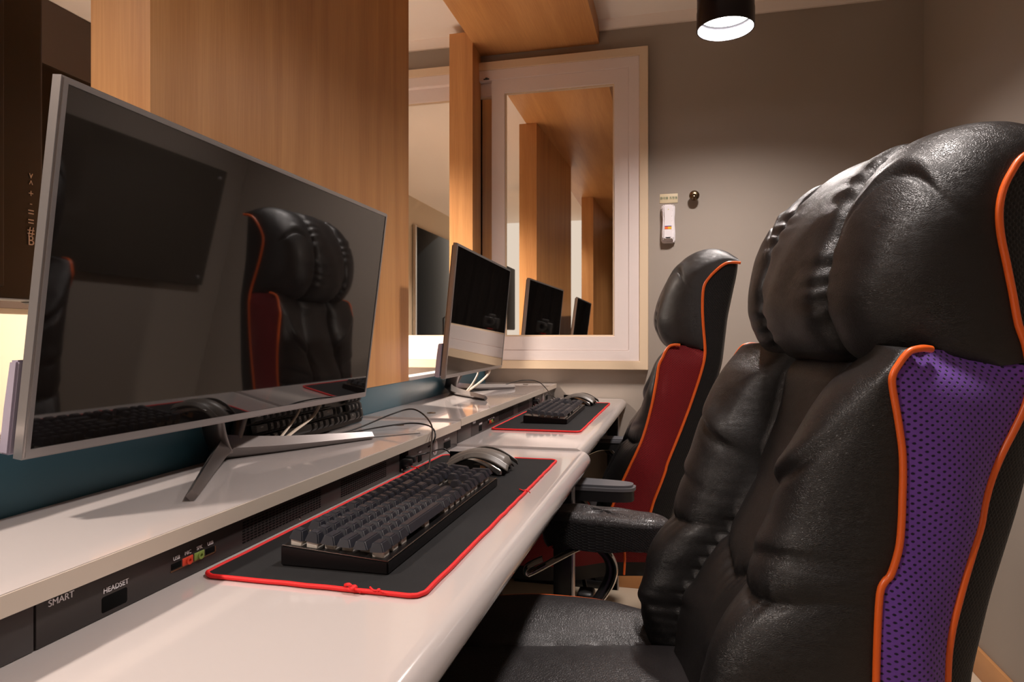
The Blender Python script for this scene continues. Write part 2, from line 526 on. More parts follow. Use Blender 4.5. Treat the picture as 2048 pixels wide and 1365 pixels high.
# ------------------------------------------------------------------ window in the back wall (two sliding sashes, mirror film)
WX0, WX1, WZ0, WZ1 = -1.85, -0.114, 0.885, 2.182
def ring_bm(bm, x0, x1, z0, z1, wd, y0, y1, mi=0, bev=0.0):
    """mitred rectangular frame in the XZ plane between y0 and y1"""
    o = [(x0, z0), (x1, z0), (x1, z1), (x0, z1)]
    i = [(x0 + wd, z0 + wd), (x1 - wd, z0 + wd), (x1 - wd, z1 - wd), (x0 + wd, z1 - wd)]
    V = {}
    for k in range(4):
        V[('o', k, 0)] = bm.verts.new((o[k][0], y0, o[k][1])); V[('o', k, 1)] = bm.verts.new((o[k][0], y1, o[k][1]))
        V[('i', k, 0)] = bm.verts.new((i[k][0], y0, i[k][1])); V[('i', k, 1)] = bm.verts.new((i[k][0], y1, i[k][1]))
    for k in range(4):
        n = (k + 1) % 4
        for q in ((('o', k, 0), ('o', n, 0), ('i', n, 0), ('i', k, 0)), (('o', k, 1), ('i', k, 1), ('i', n, 1), ('o', n, 1)),
                  (('o', k, 0), ('o', k, 1), ('o', n, 1), ('o', n, 0)), (('i', k, 0), ('i', n, 0), ('i', n, 1), ('i', k, 1))):
            f = bm.faces.new([V[x] for x in q]); f.material_index = mi

def ring(name, x0, x1, z0, z1, wd, y0, y1, m, parent, bev=0.0015):
    bm = bmesh.new(); ring_bm(bm, x0, x1, z0, z1, wd, y0, y1)
    bmesh.ops.recalc_face_normals(bm, faces=bm.faces[:])
    if bev:
        bmesh.ops.bevel(bm, geom=[e for e in bm.edges if e.is_manifold and e.calc_face_angle(0) > 0.5], offset=bev, segments=2, affect='EDGES')
    return from_bm(name, bm, m, parent, angle=35)

win = thing('window_1', 'white sliding window with mirror-like panes in cream casing', 'window', (0, YB, 0)); win['kind'] = 'structure'
del win['category']; win['category'] = 'window'
ring('casing', WX0, WX1, WZ0, WZ1, 0.034, -0.034, 0.02, M['casing'], win)
ring('window_frame', WX0 + 0.034, WX1 - 0.034, WZ0 + 0.034, WZ1 - 0.034, 0.043, -0.028, 0.02, M['pvc'], win)
def sash(x0, x1, z0, z1, y, label):
    s = ring('sash', x0, x1, z0, z1, 0.058, y, y + 0.022, M['pvc'], win)
    s['label'] = label
    bm = bmesh.new(); ring_bm(bm, x0 + 0.058, x1 - 0.058, z0 + 0.058, z1 - 0.058, 0.006, y + 0.006, y + 0.012)
    from_bm('glazing_bead', bm, M['casing'], s)
    xm = (x0 + x1) / 2
    g = box('pane', x0 + 0.056 - xm, x1 - 0.056 - xm, 0, 0.003, z0 + 0.056, z1 - 0.056, M['mirror'], s)
    g.location = (xm, y + 0.011, 0); g.rotation_euler = (0, 0, R(PANE_TURN) if x1 > -0.5 else 0)
    return s
PANE_TURN = 0.35      # the panes sit very slightly out of true in their beads
SZ0, SZ1 = WZ0 + 0.077, WZ1 - 0.077
sash(-0.765, WX1 - 0.077, SZ0, SZ1, -0.024, 'right sash in the front track')
sash(WX0 + 0.077, -0.70, SZ0, SZ1, 0.000, 'left sash in the rear track')

# black glass door on the far left wall (seen in the left sash)
dr = thing('door_1', 'black glass door with steel edge on the cream wall beyond the partition', 'door', (XL, -0.70, 0)); dr['kind'] = 'structure'
box('door_leaf', 0.004, 0.030, -0.55, 0.50, 0.01, 2.04, M['glossblack'], dr, 0.002)
box('door_edge', 0.004, 0.036, 0.501, 0.530, 0.01, 2.05, M['chrome'], dr, 0.002)
tube('door_handle', [(0.03, -0.42, 0.85), (0.07, -0.42, 0.87), (0.07, -0.42, 1.23), (0.03, -0.42, 1.25)], 0.010, M['chrome'], dr, 12, sm=False)
SOFZ = CH + 1.212
def added_backdrop(u, v):  # black sheet added behind the camera to keep the screen reflections dark
    x = -0.66 + 1.52 * u
    return Vector((x, YF + 0.07 + 0.022 * math.sin(u * 95) * (0.55 + 0.45 * v) + 0.008 * math.sin(u * 41 + 1), 0.02 + (SOFZ - 0.024) * v))
o = grid('added_backdrop', added_backdrop, 260, 12, mat('black_backdrop_cloth', rgb(20, 19, 20), 0.85, spec=0.2), None)
tag(o, 'long black backdrop added behind the camera to darken the reflections', 'added_backdrop')
t = thing('camera', 'black photo camera on a tripod reflected in the farther monitor', 'camera', (0, -0.05, 0))
bm = bmesh.new()
add_box(bm, -0.068, 0.068, -0.095, -0.045, CH - 0.055, CH + 0.040, 0.012, 3); add_box(bm, -0.028, 0.028, -0.090, -0.042, CH + 0.035, CH + 0.066, 0.010, 3)
from_bm('body', bm, M['blackrough'], t, angle=45)
lathe('lens', [(0.020, 0.020), (0.036, 0.022), (0.039, 0.018), (0.039, -0.005), (0.034, -0.02), (0.034, -0.047), (0, -0.047), (0, 0.006), (0.020, 0.008)], M['black'], t, 36, (0, 0, CH), 'Y', cap=False)
lathe('front_glass', [(0.0, 0.010), (0.012, 0.0095), (0.0195, 0.008), (0.0, 0.0075)], M['glossblack'], t, 30, (0, 0, CH), 'Y')
box('mount_plate', -0.02, 0.02, -0.09, -0.05, CH - 0.065, CH - 0.055, M['red'], t, 0.002)
lathe('tripod_head', [(0, CH - 0.16), (0.022, CH - 0.16), (0.028, CH - 0.12), (0.022, CH - 0.08), (0.026, CH - 0.066), (0, CH - 0.066)], M['black'], t, 24, (0, -0.07, 0))
for an in (200, 270, 340):
    dx, dy = math.cos(R(an)), math.sin(R(an))
    tube('tripod_leg', [(dx * 0.02, -0.07 + dy * 0.02, CH - 0.15), (dx * 0.32, -0.07 + dy * 0.32, 0.0)], 0.011, M['black'], t, 10, sm=False)

# ------------------------------------------------------------------ partition with wood portals
def xdiv(y):            # front face of the divider (slightly skew to the desks)
    return -0.683 - 0.0455 * (y - 0.2)
def skew_box(name, y0, y1, z0, z1, th, m, parent=None, off=0.0, bev=0.0):
    bm = bmesh.new()
    pr = [(xdiv(y0) + off, y0), (xdiv(y1) + off, y1), (xdiv(y1) + off - th, y1), (xdiv(y0) + off - th, y0)]
    add_prism(bm, pr, 'Z', z0, z1)
    bmesh.ops.recalc_face_normals(bm, faces=bm.faces[:])
    if bev: bmesh.ops.bevel(bm, geom=bm.edges[:], offset=bev, segments=2, affect='EDGES')
    return from_bm(name, bm, m, parent, angle=35)
TZ = 0.888
div = thing('partition', 'low teal partition board with pale cap between the facing desks', 'partition', (0, 0, 0))
skew_box('board', 0.0, YB - 0.001, 0.0, TZ, 0.045, M['teal'], div)
skew_box('cap', 0.0, 0.775, TZ, TZ + 0.010, 0.052, M['capgrey'], div, 0.002, 0.001)
skew_box('cap', 1.815, 2.615, TZ, TZ + 0.010, 0.052, M['capgrey'], div, 0.002, 0.001)
SOF = CH + 1.212
def portal_panel(y0, y1, label, off=0.001):
    bm = bmesh.new()
    z0 = TZ + 0.0005
    X0, X1 = xdiv(y0) + off, xdiv(y1) + off
    add_prism(bm, [(X0, y0), (X1, y1), (X1 - 0.1, y1), (X0 - 0.1, y0)], 'Z', z0, SOF - 0.0005)
    if X0 - 0.1 < -0.83:      # the post runs on up beside the soffit
        add_prism(bm, [(-0.8165, y0), (-0.8165, y1), (X1 - 0.1, y1), (X0 - 0.1, y0)], 'Z', SOF - 0.0005, CH + 1.257)
    return tag(from_bm('wooden_pillar', bm, M['oak'], None, angle=35), label, 'wood panel')
portal_panel(0.780, 1.810, 'wide oak veneer panel on the partition behind the nearer monitor')
portal_panel(2.620, YB - 0.001, 'narrow oak veneer post against the window wall behind the farther monitor', off=-0.02)
portal_panel(YF + 0.02, -0.23, 'oak veneer panel standing behind the camera')
sof = box('wooden_soffit', -0.815, -0.312, YF + 0.02, YB - 0.002, SOF, CEIL - 0.001, M['oak_y'], None, 0.0008)
tag(sof, 'oak veneer soffit hanging from the ceiling over the desks', 'soffit')

# ------------------------------------------------------------------ desks with riser shelves
def make_desk(y0, y1, dz, xf, label):
    t = thing('desk', label, 'desk', (0, 0, 0))
    zt = 0.76 + dz
    # worktop with a rolled front edge
    r = 0.021
    prof = [(-0.52, zt), (xf - r, zt)]
    for k in range(1, 14):
        a = PI / 2 - PI * k / 14
        prof.append((xf - r + r * 1.05 * math.cos(a), zt - r + r * math.sin(a)))
    prof += [(xf - r, zt - 2 * r), (xf - 0.05, zt - 0.03), (-0.52, zt - 0.03)]
    top = prism('worktop', prof, 'Y', y0 + 0.001, y1 - 0.0045, M['desk'], t, 0, 25)
    # riser shelf, back edge follows the partition
    zs = 0.8185 + dz
    bm = bmesh.new()
    add_prism(bm, [(-0.490, y0 + 0.001), (-0.490, y1 - 0.0015), (xdiv(y1) + 0.002, y1 - 0.0015), (xdiv(y0) + 0.002, y0 + 0.001)], 'Z', zs - 0.018, zs)
    bmesh.ops.recalc_face_normals(bm, faces=bm.faces[:])
    bmesh.ops.bevel(bm, geom=bm.edges[:], offset=0.0008, segments=2, affect='EDGES')
    from_bm('riser_shelf', bm, M['desk'], t, angle=35)
    box('edge_band', -0.4902, -0.4888, y0 + 0.002, y1 - 0.0025, zs - 0.0175, zs - 0.0006, M['deskedge'], t)
    # screw hole in the riser near each end
    for yy in (y0 + 0.10, y1 - 0.10):
        lathe('grommet', [(0.0, 0.0), (0.011, 0.0), (0.011, 0.0012), (0.007, 0.0014), (0.006, 0.0006), (0.0, 0.0005)], M['brass'], t, 20, (-0.60, yy, zs), 'Z')
    # legs: a post and a raked brace at each end
    for yy, lx in ((y0 + 0.02, 0.0), (y1 - 0.05, -0.17 if y1 < 2 else 0.0)):
        bm = bmesh.new()
        add_box(bm, lx - 0.275, lx - 0.235, yy, yy + 0.03, 0.0, zt - 0.031, 0.003)
        add_box(bm, -0.66, lx - 0.235, yy, yy + 0.03, 0.0, 0.03, 0.003)
        leg = from_bm('leg', bm, M['blackmetal'], t, angle=40)
        box('leg_trim', lx - 0.2345, lx - 0.229, yy + 0.002, yy + 0.028, 0.0, zt - 0.032, M['silver'], leg, 0.001)
        bm = bmesh.new()
        add_prism(bm, [(lx - 0.262, 0.03), (lx - 0.32, 0.03), (-0.62, zt - 0.032), (-0.52, zt - 0.032)], 'Y', yy + 0.006, yy + 0.024)
        from_bm('brace', bm, M['blackmetal'], t)
    return t
YS = 1.485
desk1 = make_desk(0.20, YS, 0.0, -0.188, 'nearer white laminate desk with riser shelf, under the big monitor in front')
desk2 = make_desk(YS, YB - 0.002, 0.005, -0.203, 'farther white laminate desk with riser shelf, reaching the window wall')

# ------------------------------------------------------------------ black computer units under the riser
XP = -0.498
def port_label(parent, s, y, z, size, sx=1.0):
    text('print', s, size, Vector((XP + 0.0006, y, z)), ROT_PX, M['print'], parent, sx)

def make_unit(y0, y1, dz, label, ports=True, blank=None):
    t = thing('computer_unit', label, 'computer', (0, 0, 0))
    z0, z1 = 0.7605 + dz, 0.8000 + dz
    if blank:
        box('blank_panel', XP - 0.15, XP, blank[0], blank[1], z0, z1, M['panel'], t, 0.0006)
    box('front_panel', XP - 0.15, XP, y0, y1, z0, z1, M['panel'], t, 0.0008)
    if not ports: return t
    L = y1 - y0
    # headset slot
    bm = bmesh.new(); add_box(bm, XP - 0.004, XP + 0.0007, y0 + 0.062, y0 + 0.092, z0 + 0.0035, z0 + 0.019, 0.0022)
    from_bm('headset_slot', bm, M['hole'], t, angle=40)
    port_label(t, 'HEADSET', y0 + 0.078, z0 + 0.0235, 0.0068, 1.0)
    port_label(t, 'SMART', y0 + 0.022, z0 + 0.0330, 0.0078, 1.0)
    # audio and usb row
    yb = y0 + 0.158
    bm = bmesh.new(); add_box(bm, XP - 0.002, XP + 0.0007, yb - 0.012, yb + 0.056, z0 + 0.0125, z0 + 0.0135); add_box(bm, XP - 0.002, XP + 0.0007, yb + 0.0545, yb + 0.056, z0 + 0.0125, z0 + 0.0195)
    from_bm('port_bracket', bm, M['portbrass'], t)
    for s, off in (('USB', -0.004), ('USB', 0.047)):
        box('usb_port', XP - 0.003, XP + 0.0006, yb + off - 0.007, yb + off + 0.007, z0 + 0.0145, z0 + 0.0205, M['hole'], t, 0.0004)
        port_label(t, s, yb + off, z0 + 0.0250, 0.0055)
    for s, off, mm in (('MIC', 0.0125, 'portred'), ('SPK', 0.030, 'portgreen')):
        bm = bmesh.new()
        add_box(bm, XP - 0.002, XP + 0.0008, yb + off - 0.0078, yb + off + 0.0078, z0 + 0.0132, z0 + 0.0212, 0.0006)
        add_lathe(bm, [(0.0042, 0.0), (0.0042, 0.0022), (0.002, 0.0022), (0.002, 0.0006)], 16, (XP + 0.0004, yb + off + 0.001, z0 + 0.0172), 'X')
        from_bm('audio_jack', bm, M[mm], t, angle=40)
        port_label(t, s, yb + off, z0 + 0.0255, 0.0055)
    # vent grilles: rows of dark slots
    for (ya, yc) in ((y0 + 0.262, y0 + 0.445), (y0 + 0.50, y0 + 0.665)):
        bm = bmesh.new()
        for k in range(8):
            zz = z0 + 0.0075 + k * 0.0034
            n = int((yc - ya) / 0.0075)
            for i in range(n):
                yy = ya + i * 0.0075
                add_box(bm, XP - 0.002, XP + 0.0004, yy, yy + 0.0052, zz, zz + 0.0016)
        from_bm('vent_grille', bm, M['hole'], t)
    lathe('screw', [(0.0, 0), (0.002, 0.0), (0.0017, 0.0012), (0, 0.0012)], M['chrome'], t, 12, (XP, y0 + 0.385, z0 + 0.0055), 'X')
    lathe('power_light', [(0.0, 0), (0.0016, 0.0), (0.0012, 0.001), (0, 0.001)], M['brass'], t, 10, (XP, y0 + 0.640, z0 + 0.0345), 'X')
    # socket with two plugs
    ys = y0 + 0.742
    bm = bmesh.new(); add_box(bm, XP - 0.004, XP + 0.001, ys - 0.021, ys + 0.021, z0 + 0.002, z0 + 0.0375, 0.002)
    sock = from_bm('usb_hub_socket', bm, M['hole'], t, angle=40)
    for dy, zz in ((-0.008, 0.013), (0.008, 0.016)):
        bm = bmesh.new()
        add_box(bm, XP, XP + 0.020, ys + dy - 0.006, ys + dy + 0.006, z0 + zz, z0 + zz + 0.013, 0.003)
        from_bm('plug', bm, M['black'], sock, angle=40)
    for dy in (-0.012, 0.011):
        lathe('contact', [(0.0, 0), (0.002, 0.0), (0.0015, 0.002), (0, 0.002)], M['chrome'], sock, 10, (XP + 0.001, ys + dy, z0 + 0.0065), 'X')
    # reset recess, power button, card slot
    yr = y0 + 0.822
    box('reset_button', XP - 0.002, XP + 0.0012, yr - 0.010, yr + 0.010, z0 + 0.004, z0 + 0.018, M['hole'], t, 0.002)
    port_label(t, 'RESET', yr, z0 + 0.0245, 0.0058)
    yp = y0 + 0.905
    bm = bmesh.new(); add_lathe(bm, [(0.0, 0.004), (0.009, 0.004), (0.0115, 0.0028), (0.0125, 0.0)], 28, (XP, yp, z0 + 0.0205), 'X')
    bmesh.ops.scale(bm, vec=(1, 0.95, 1.35), verts=bm.verts[:], space=Matrix.Translation((0, -yp, -(z0 + 0.0205))))
    from_bm('power_button', bm, M['silver'], t, angle=50)
    yc = y0 + 0.985
    box('card_slot', XP - 0.003, XP + 0.0008, yc - 0.022, yc + 0.022, z0 + 0.004, z0 + 0.021, M['hole'], t, 0.001)
    port_label(t, 'POWER KEY', yc - 0.002, z0 + 0.0265, 0.0062)
    return t
make_unit(0.429, YS - 0.002, 0.0, 'black computer unit with ports set under the riser of the nearer desk', blank=(0.205, 0.427))
make_unit(1.596, YB - 0.01, 0.005, 'black computer unit with ports set under the riser of the farther desk', blank=(YS + 0.002, 1.594))

# ------------------------------------------------------------------ mouse pads
def make_pad(x0, x1, y0, y1, z, label, knot=None, skew=0.0):
    t = thing('mouse_pad', label, 'mouse pad', ((x0 + x1) / 2, (y0 + y1) / 2, z))
    hx, hy = (x1 - x0) / 2, (y1 - y0) / 2
    rc = 0.014
    out = []
    for (cx, cy, a0) in ((hx - rc, hy - rc, 0), (-hx + rc, hy - rc, 90), (-hx + rc, -hy + rc, 180), (hx - rc, -hy + rc, 270)):
        for k in range(6):
            a = R(a0 + k * 18)
            x = cx + rc * math.cos(a); y = cy + rc * math.sin(a)
            out.append((x, y + skew * (x / hx)))
    bm = bmesh.new(); add_prism(bm, out, 'Z', 0.0, 0.0032)
    from_bm('cloth', bm, M['mat_cloth'], t)
    path = [Vector((p[0], p[1], 0.0024)) for p in out]
    # subdivide and wobble the stitched edge a little
    pts = []
    rnd = random.Random(int(y0 * 100))
    for i in range(len(path)):
        a, b = path[i], path[(i + 1) % len(path)]
        n = max(1, int((b - a).length / 0.02))
        for k in range(n):
            q = a.lerp(b, k / n)
            d = (b - a).normalized(); nn = Vector((-d.y, d.x, 0))
            pts.append(q + nn * rnd.uniform(-0.0006, 0.0006))
    tube('stitched_edge', pts, 0.0025, M['red'], t, 8, True, n=2)
    if knot:
        for (kx, ky, s) in knot:
            bm = bmesh.new()
            bmesh.ops.create_icosphere(bm, subdivisions=2, radius=0.0042 * s, matrix=Matrix.Translation((kx, ky, 0.0045)) @ Matrix.Diagonal((0.9, 1.2, 0.8, 1)))
            add_tube(bm, smooth_path([(kx, ky, 0.004), (kx - 0.004, ky - 0.002, 0.0085 * s), (kx - 0.010, ky + 0.002, 0.006)], 4), 0.0018 * s, 6)
            add_tube(bm, smooth_path([(kx, ky, 0.004), (kx + 0.006, ky - 0.004, 0.005), (kx + 0.009, ky - 0.003, 0.002)], 4), 0.0013 * s, 6)
            from_bm('thread_knot', bm, M['red'], t, smooth=True)
    return t
make_pad(-0.483, -0.238, 0.602, 1.345, 0.7605, 'large black mouse pad with frayed red stitched edge on the nearer desk',
         knot=[(0.052, -0.3725, 1.0), (0.078, -0.3715, 0.55), (0.122, 0.08, 0.6), (-0.1235, 0.22, 0.6)], skew=0.0)
make_pad(-0.486, -0.246, 1.733, 2.527, 0.7655, 'large black mouse pad with red stitched edge on the farther desk')

# ------------------------------------------------------------------ keyboards
U = 0.01905
ROWS = [
    # (kind, width) lists; negative width = gap;  row 0 is the function row
    [('ESC', 1), -1, ('F1', 1), ('F2', 1), ('F3', 1), ('F4', 1), -.5, ('F5', 1), ('F6', 1), ('F7', 1), ('F8', 1), -.5, ('F9', 1), ('F10', 1), ('F11', 1), ('F12', 1), -.25, ('PRT', 1), ('SCR', 1), ('PSE', 1)],
    [('~', 1)] + [(c, 1) for c in '1234567890-='] + [('BACK', 2), -.25, ('INS', 1), ('HOM', 1), ('PGU', 1), -.25, ('NUM', 1), ('/', 1), ('*', 1), ('-', 1)],
    [('TAB', 1.5)] + [(c, 1) for c in 'QWERTYUIOP[]'] + [('\\', 1.5), -.25, ('DEL', 1), ('END', 1), ('PGD', 1), -.25, ('7', 1), ('8', 1), ('9', 1), ('+', 1, 2)],
    [('CAPS', 1.75)] + [(c, 1) for c in "ASDFGHJKL;'"] + [('ENTER', 2.25), -3.5, ('4', 1), ('5', 1), ('6', 1)],
    [('SHIFT', 2.25)] + [(c, 1) for c in 'ZXCVBNM,./'] + [('SHIFT', 2.75), -1.25, ('^', 1), -1.25, ('1', 1), ('2', 1), ('3', 1), ('ENT', 1, 2)],
    [('CTRL', 1.25), ('WIN', 1.25), ('ALT', 1.25), ('SPACE', 6.25), ('ALT', 1.25), ('FN', 1.25), ('CTX', 1.25), ('CTRL', 1.25), -.25, ('<', 1), ('v', 1), ('>', 1), -.25, ('0', 2), ('.', 1)],
]
WIDE = {'SPACE': 'space_bar', 'ENTER': 'enter_key', 'BACK': 'backspace_key', 'SHIFT': 'shift_key', 'TAB': 'tab_key', 'CAPS': 'caps_lock_key', '+': 'plus_key', 'ENT': 'number_enter_key', 'ESC': 'escape_key', 'CTRL': 'control_key', 'ALT': 'alt_key'}
_keycache = {}
def keycap_mesh(wu, hu, h, txt, style):
    """cap centred at origin in (x = column dir, y = row dir); base z=0, height h"""
    key = (wu, hu, round(h, 4), txt, style)
    if key in _keycache: return _keycache[key]
    bm = bmesh.new()
    bx, by = wu * U / 2 - 0.0009, hu * U / 2 - 0.0009
    tx, ty = bx - 0.0034, by - 0.0034
    N = 3
    vb = [bm.verts.new((sx * bx, sy * by, 0)) for sx, sy in ((-1, -1), (1, -1), (1, 1), (-1, 1))]
    vt = [bm.verts.new((sx * tx, sy * ty + 0.0008, h)) for sx, sy in ((-1, -1), (1, -1), (1, 1), (-1, 1))]
    for i in range(4):
        bm.faces.new((vb[i], vb[(i + 1) % 4], vt[(i + 1) % 4], vt[i]))
    bm.faces.new(vt); bm.faces.new(vb[::-1])
    es = [e for e in bm.edges if not (e.verts[0].co.z < 1e-6 and e.verts[1].co.z < 1e-6)]
    bmesh.ops.bevel(bm, geom=es, offset=0.0012, segments=2, affect='EDGES')
    bmesh.ops.recalc_face_normals(bm, faces=bm.faces[:])
    me = bpy.data.meshes.new('keycap')
    bm.to_mesh(me); bm.free()
    for p in me.polygons: p.use_smooth = True
    me.set_sharp_from_angle(angle=R(40))
    if txt:
        tm = text_mesh(txt, 0.0058 if len(txt) == 1 else 0.0034, 0.0001)
        tm.transform(Matrix.Translation((-0.0015 if len(txt) == 1 else 0, 0.0022, h + 0.0001)))
        bm = bmesh.new(); bm.from_mesh(me); n0 = len(bm.faces)
        bm.from_mesh(tm)
        bm.faces.ensure_lookup_table()
        for f in bm.faces[n0:]: f.material_index = 1
        bm.to_mesh(me); bm.free()
        bpy.data.meshes.remove(tm)
    me.materials.append(M['key'] if style == 'key' else M['key_dull'])
    me.materials.append(M['legend'])
    _keycache[key] = me
    return me

def make_keyboard(label, loc, rot, style='key', legends=True, length=0.436, depth=0.126):
    """local: x along the rows (0 = user's left), y towards the user's far side, z up"""
    t = thing('keyboard', label, 'keyboard', loc)
    t.rotation_euler = rot
    bm = bmesh.new()
    add_prism(bm, [(0.0, 0.0), (0.0, 0.014), (depth, 0.0225), (depth, 0.0)], 'X', 0.0, length, 0)
    bmesh.ops.recalc_face_normals(bm, faces=bm.faces[:])
    bmesh.ops.bevel(bm, geom=bm.edges[:], offset=0.0016, segments=2, affect='EDGES')
    from_bm('case', bm, M['plate'], t, angle=35)
    if style == 'key':
        slope = math.atan2(0.0085, depth)
        tube('bright_rim', [(0.002, 0.0012, 0.0140), (length - 0.002, 0.0012, 0.0140)], 0.0008, M['plate_edge'], t, 6, sm=False)
        tube('bright_rim', [(0.0012, 0.001, 0.0142), (0.0012, depth - 0.002, 0.0225)], 0.0005, M['plate_edge'], t, 6, sm=False)
    slope = math.atan2(0.0085, depth)
    x_off = (length - 22.5 * U) / 2
    y_off = (depth - 6.0 * U) / 2
    sw = bmesh.new()
    hs = [0.0105, 0.0105, 0.0095, 0.0085, 0.0088, 0.0095]
    for r_, row in enumerate(ROWS):
        yc = y_off + (5 - r_ + 0.5) * U
        x = 0.0
        for k in row:
            if not isinstance(k, tuple):
                x += -k; continue
            c, wu = k[0], k[1]; hu = k[2] if len(k) > 2 else 1
            xc = x_off + (x + wu / 2) * U
            yy = yc - (hu - 1) * U / 2
            zb = 0.014 + yy / depth * 0.0085
            ch = c if legends and (len(c) == 1 or c in ('ESC', 'TAB')) and c not in ('^', '<', '>') else (c if legends and len(c) > 1 and c not in ('SPACE', 'WIN', 'CTX') else None)
            me = keycap_mesh(wu, hu, hs[r_], ch, style)
            o = bpy.data.objects.new(WIDE.get(c, 'keycap'), me)
            COL.objects.link(o); o.parent = t
            o.location = (xc, yy, zb + 0.0062)
            tilt = slope + R([6, 4, 1, -2, -5, -6][r_])
            o.rotation_euler = (tilt, 0, 0)
            add_box(sw, xc - 0.0068, xc + 0.0068, yy - 0.0068, yy + 0.0068, zb - 0.001, zb + 0.0068, 0.0008, 1)
            x += wu
    if style == 'key':
        from_bm('switch_housings', sw, M['switch'], t)['kind'] = 'stuff'
    else:
        sw.free()
    return t

# user's left is -Y, far side is -X :  local x -> +Y, local y -> -X
KROT = (0, 0, PI / 2)
make_keyboard('black mechanical keyboard with blue-grey key sides on the nearer red-edged pad', (-0.292, 0.645, 0.7637), KROT, legends=False)
make_keyboard('black mechanical keyboard on the farther red-edged pad near the window wall', (-0.302, 1.868, 0.7687), (0, 0, PI / 2 + R(1.0)), legends=False, length=0.436)
# spare keyboard leaning on the partition behind the monitor
lk = make_keyboard('spare black keyboard leaning upright against the teal partition behind the nearer monitor', (-0.708, 0.965, 0.8195), (0, 0, 0), style='dull', length=0.455, depth=0.13)
ang = R(80)
yaw = math.atan(0.0455)
Rm = Matrix(((0, -1, 0), (1, 0, 0), (0, 0, 1))).to_4x4()              # x->+Y, y->-X
lk.matrix_world = Matrix.Translation((-0.6925, 0.955, 0.8192)) @ Matrix.Rotation(yaw, 4, 'Z') @ Rm @ Matrix.Rotation(ang, 4, 'X') @ Matrix.Diagonal((1, 1, 0.8, 1))

# ------------------------------------------------------------------ mice
def make_mouse(label, loc, rz):
    """long axis +y (front towards +y local), arched side pieces in silver"""
    t = thing('mouse', label, 'mouse', loc, rz)
    L, W, H = 0.122, 0.066, 0.040
    def prof(v):      # height along the length
        return H * (0.30 + 0.70 * math.sin(PI * min(1, max(0, v * 0.86 + 0.10))) ** 0.8)
    def shell(u, v):
        y = (v - 0.5) * L
        wd = W / 2 * (0.80 + 0.2 * math.cos((v - 0.35) * 5)) * (1 if 0.04 < v < 0.96 else 0.93)
        a = (u - 0.5) * 2
        h = prof(v)
        x = wd * math.copysign(abs(a) ** 0.9, a)
        z = h * (1 - abs(a) ** 2.6 * 0.62)
        if v < 0.06: z *= 0.55 + v * 7.5
        if v > 0.94: z *= 1 - (v - 0.94) * 5
        return Vector((x, y, z + 0.003))
    o = grid('shell', shell, 24, 32, M['mouse_grey'], t, thick=0.002)
    # base
    bm = bmesh.new()
    pts = []
    for k in range(32):
        a = 2 * PI * k / 32
        pts.append((W * 0.46 * math.cos(a), L * 0.48 * math.sin(a)))
    add_prism(bm, pts, 'Z', 0.0008, 0.006)
    from_bm('base', bm, M['blackrough'], t, angle=40)
    # arched side rim in grey, a silver crescent below it towards the palm, and a dark hollow with a pale screw plate
    for sx in (-1, 1):
        def arch(u, v, sx=sx):
            y = (v - 0.52) * L * 1.02
            h = 0.008 + 0.030 * math.sin(PI * min(1, max(0, v * 0.90 + 0.08)))
            x = sx * (W / 2 * 1.03 + 0.003 * math.sin(PI * v) - 0.008 * u)
            return Vector((x, y, max(0.002, h - 0.0065 * (1 - u) + 0.003 * u)))
        grid('side_rim', arch, 4, 28, M['mouse_grey'], t, thick=0.002)
        def cres(u, v, sx=sx):
            y = (0.16 - v * 0.60) * L
            h = 0.0045 + 0.027 * math.sin(PI * min(1, max(0, 0.42 + v * 0.52)))
            wz = 0.004 + 0.009 * v
            return Vector((sx * (W / 2 * 1.02 - 0.001 * u), y, max(0.0015, h - wz * (1 - u))))
        grid('side_wing', cres, 4, 24, M['mouse_silver'], t, thick=0.002)
        def inner(u, v, sx=sx):
            y = (v - 0.5) * L * 0.82
            return Vector((sx * (W / 2 * 0.94), y, 0.003 + u * 0.026 * math.sin(PI * (0.1 + 0.8 * v))))
        grid('side_panel', inner, 4, 16, M['blackrough'], t, thick=0.001)
        px = sx * W / 2 * 0.955
        box('screw_plate', min(px, px - sx * 0.002), max(px, px - sx * 0.002), -0.036, -0.012, 0.006, 0.017, M['base'], t, 0.0006)
        lathe('screw', [(0.0, 0.0), (0.0032, 0.0), (0.0032, sx * 0.0012), (0.0012, sx * 0.0012), (0, sx * 0.0004)], M['black'], t, 14, (px, -0.026, 0.0115), 'X')
    # buttons split and wheel
    lathe('scroll_wheel', [(0.0, -0.0035), (0.010, -0.0035), (0.0115, -0.002), (0.0115, 0.002), (0.010, 0.0035), (0, 0.0035)], M['black'], t, 24, (0, 0.034, 0.024), 'X')
    box('button_gap', -0.0006, 0.0006, 0.018, 0.058, 0.012, 0.0345, M['hole'], t)
    return t
make_mouse('grey and silver gaming mouse at the end of the nearer keyboard', (-0.358, 1.195, 0.7638), R(88))
make_mouse('grey and silver gaming mouse at the end of the farther keyboard', (-0.350, 2.435, 0.7688), R(80))

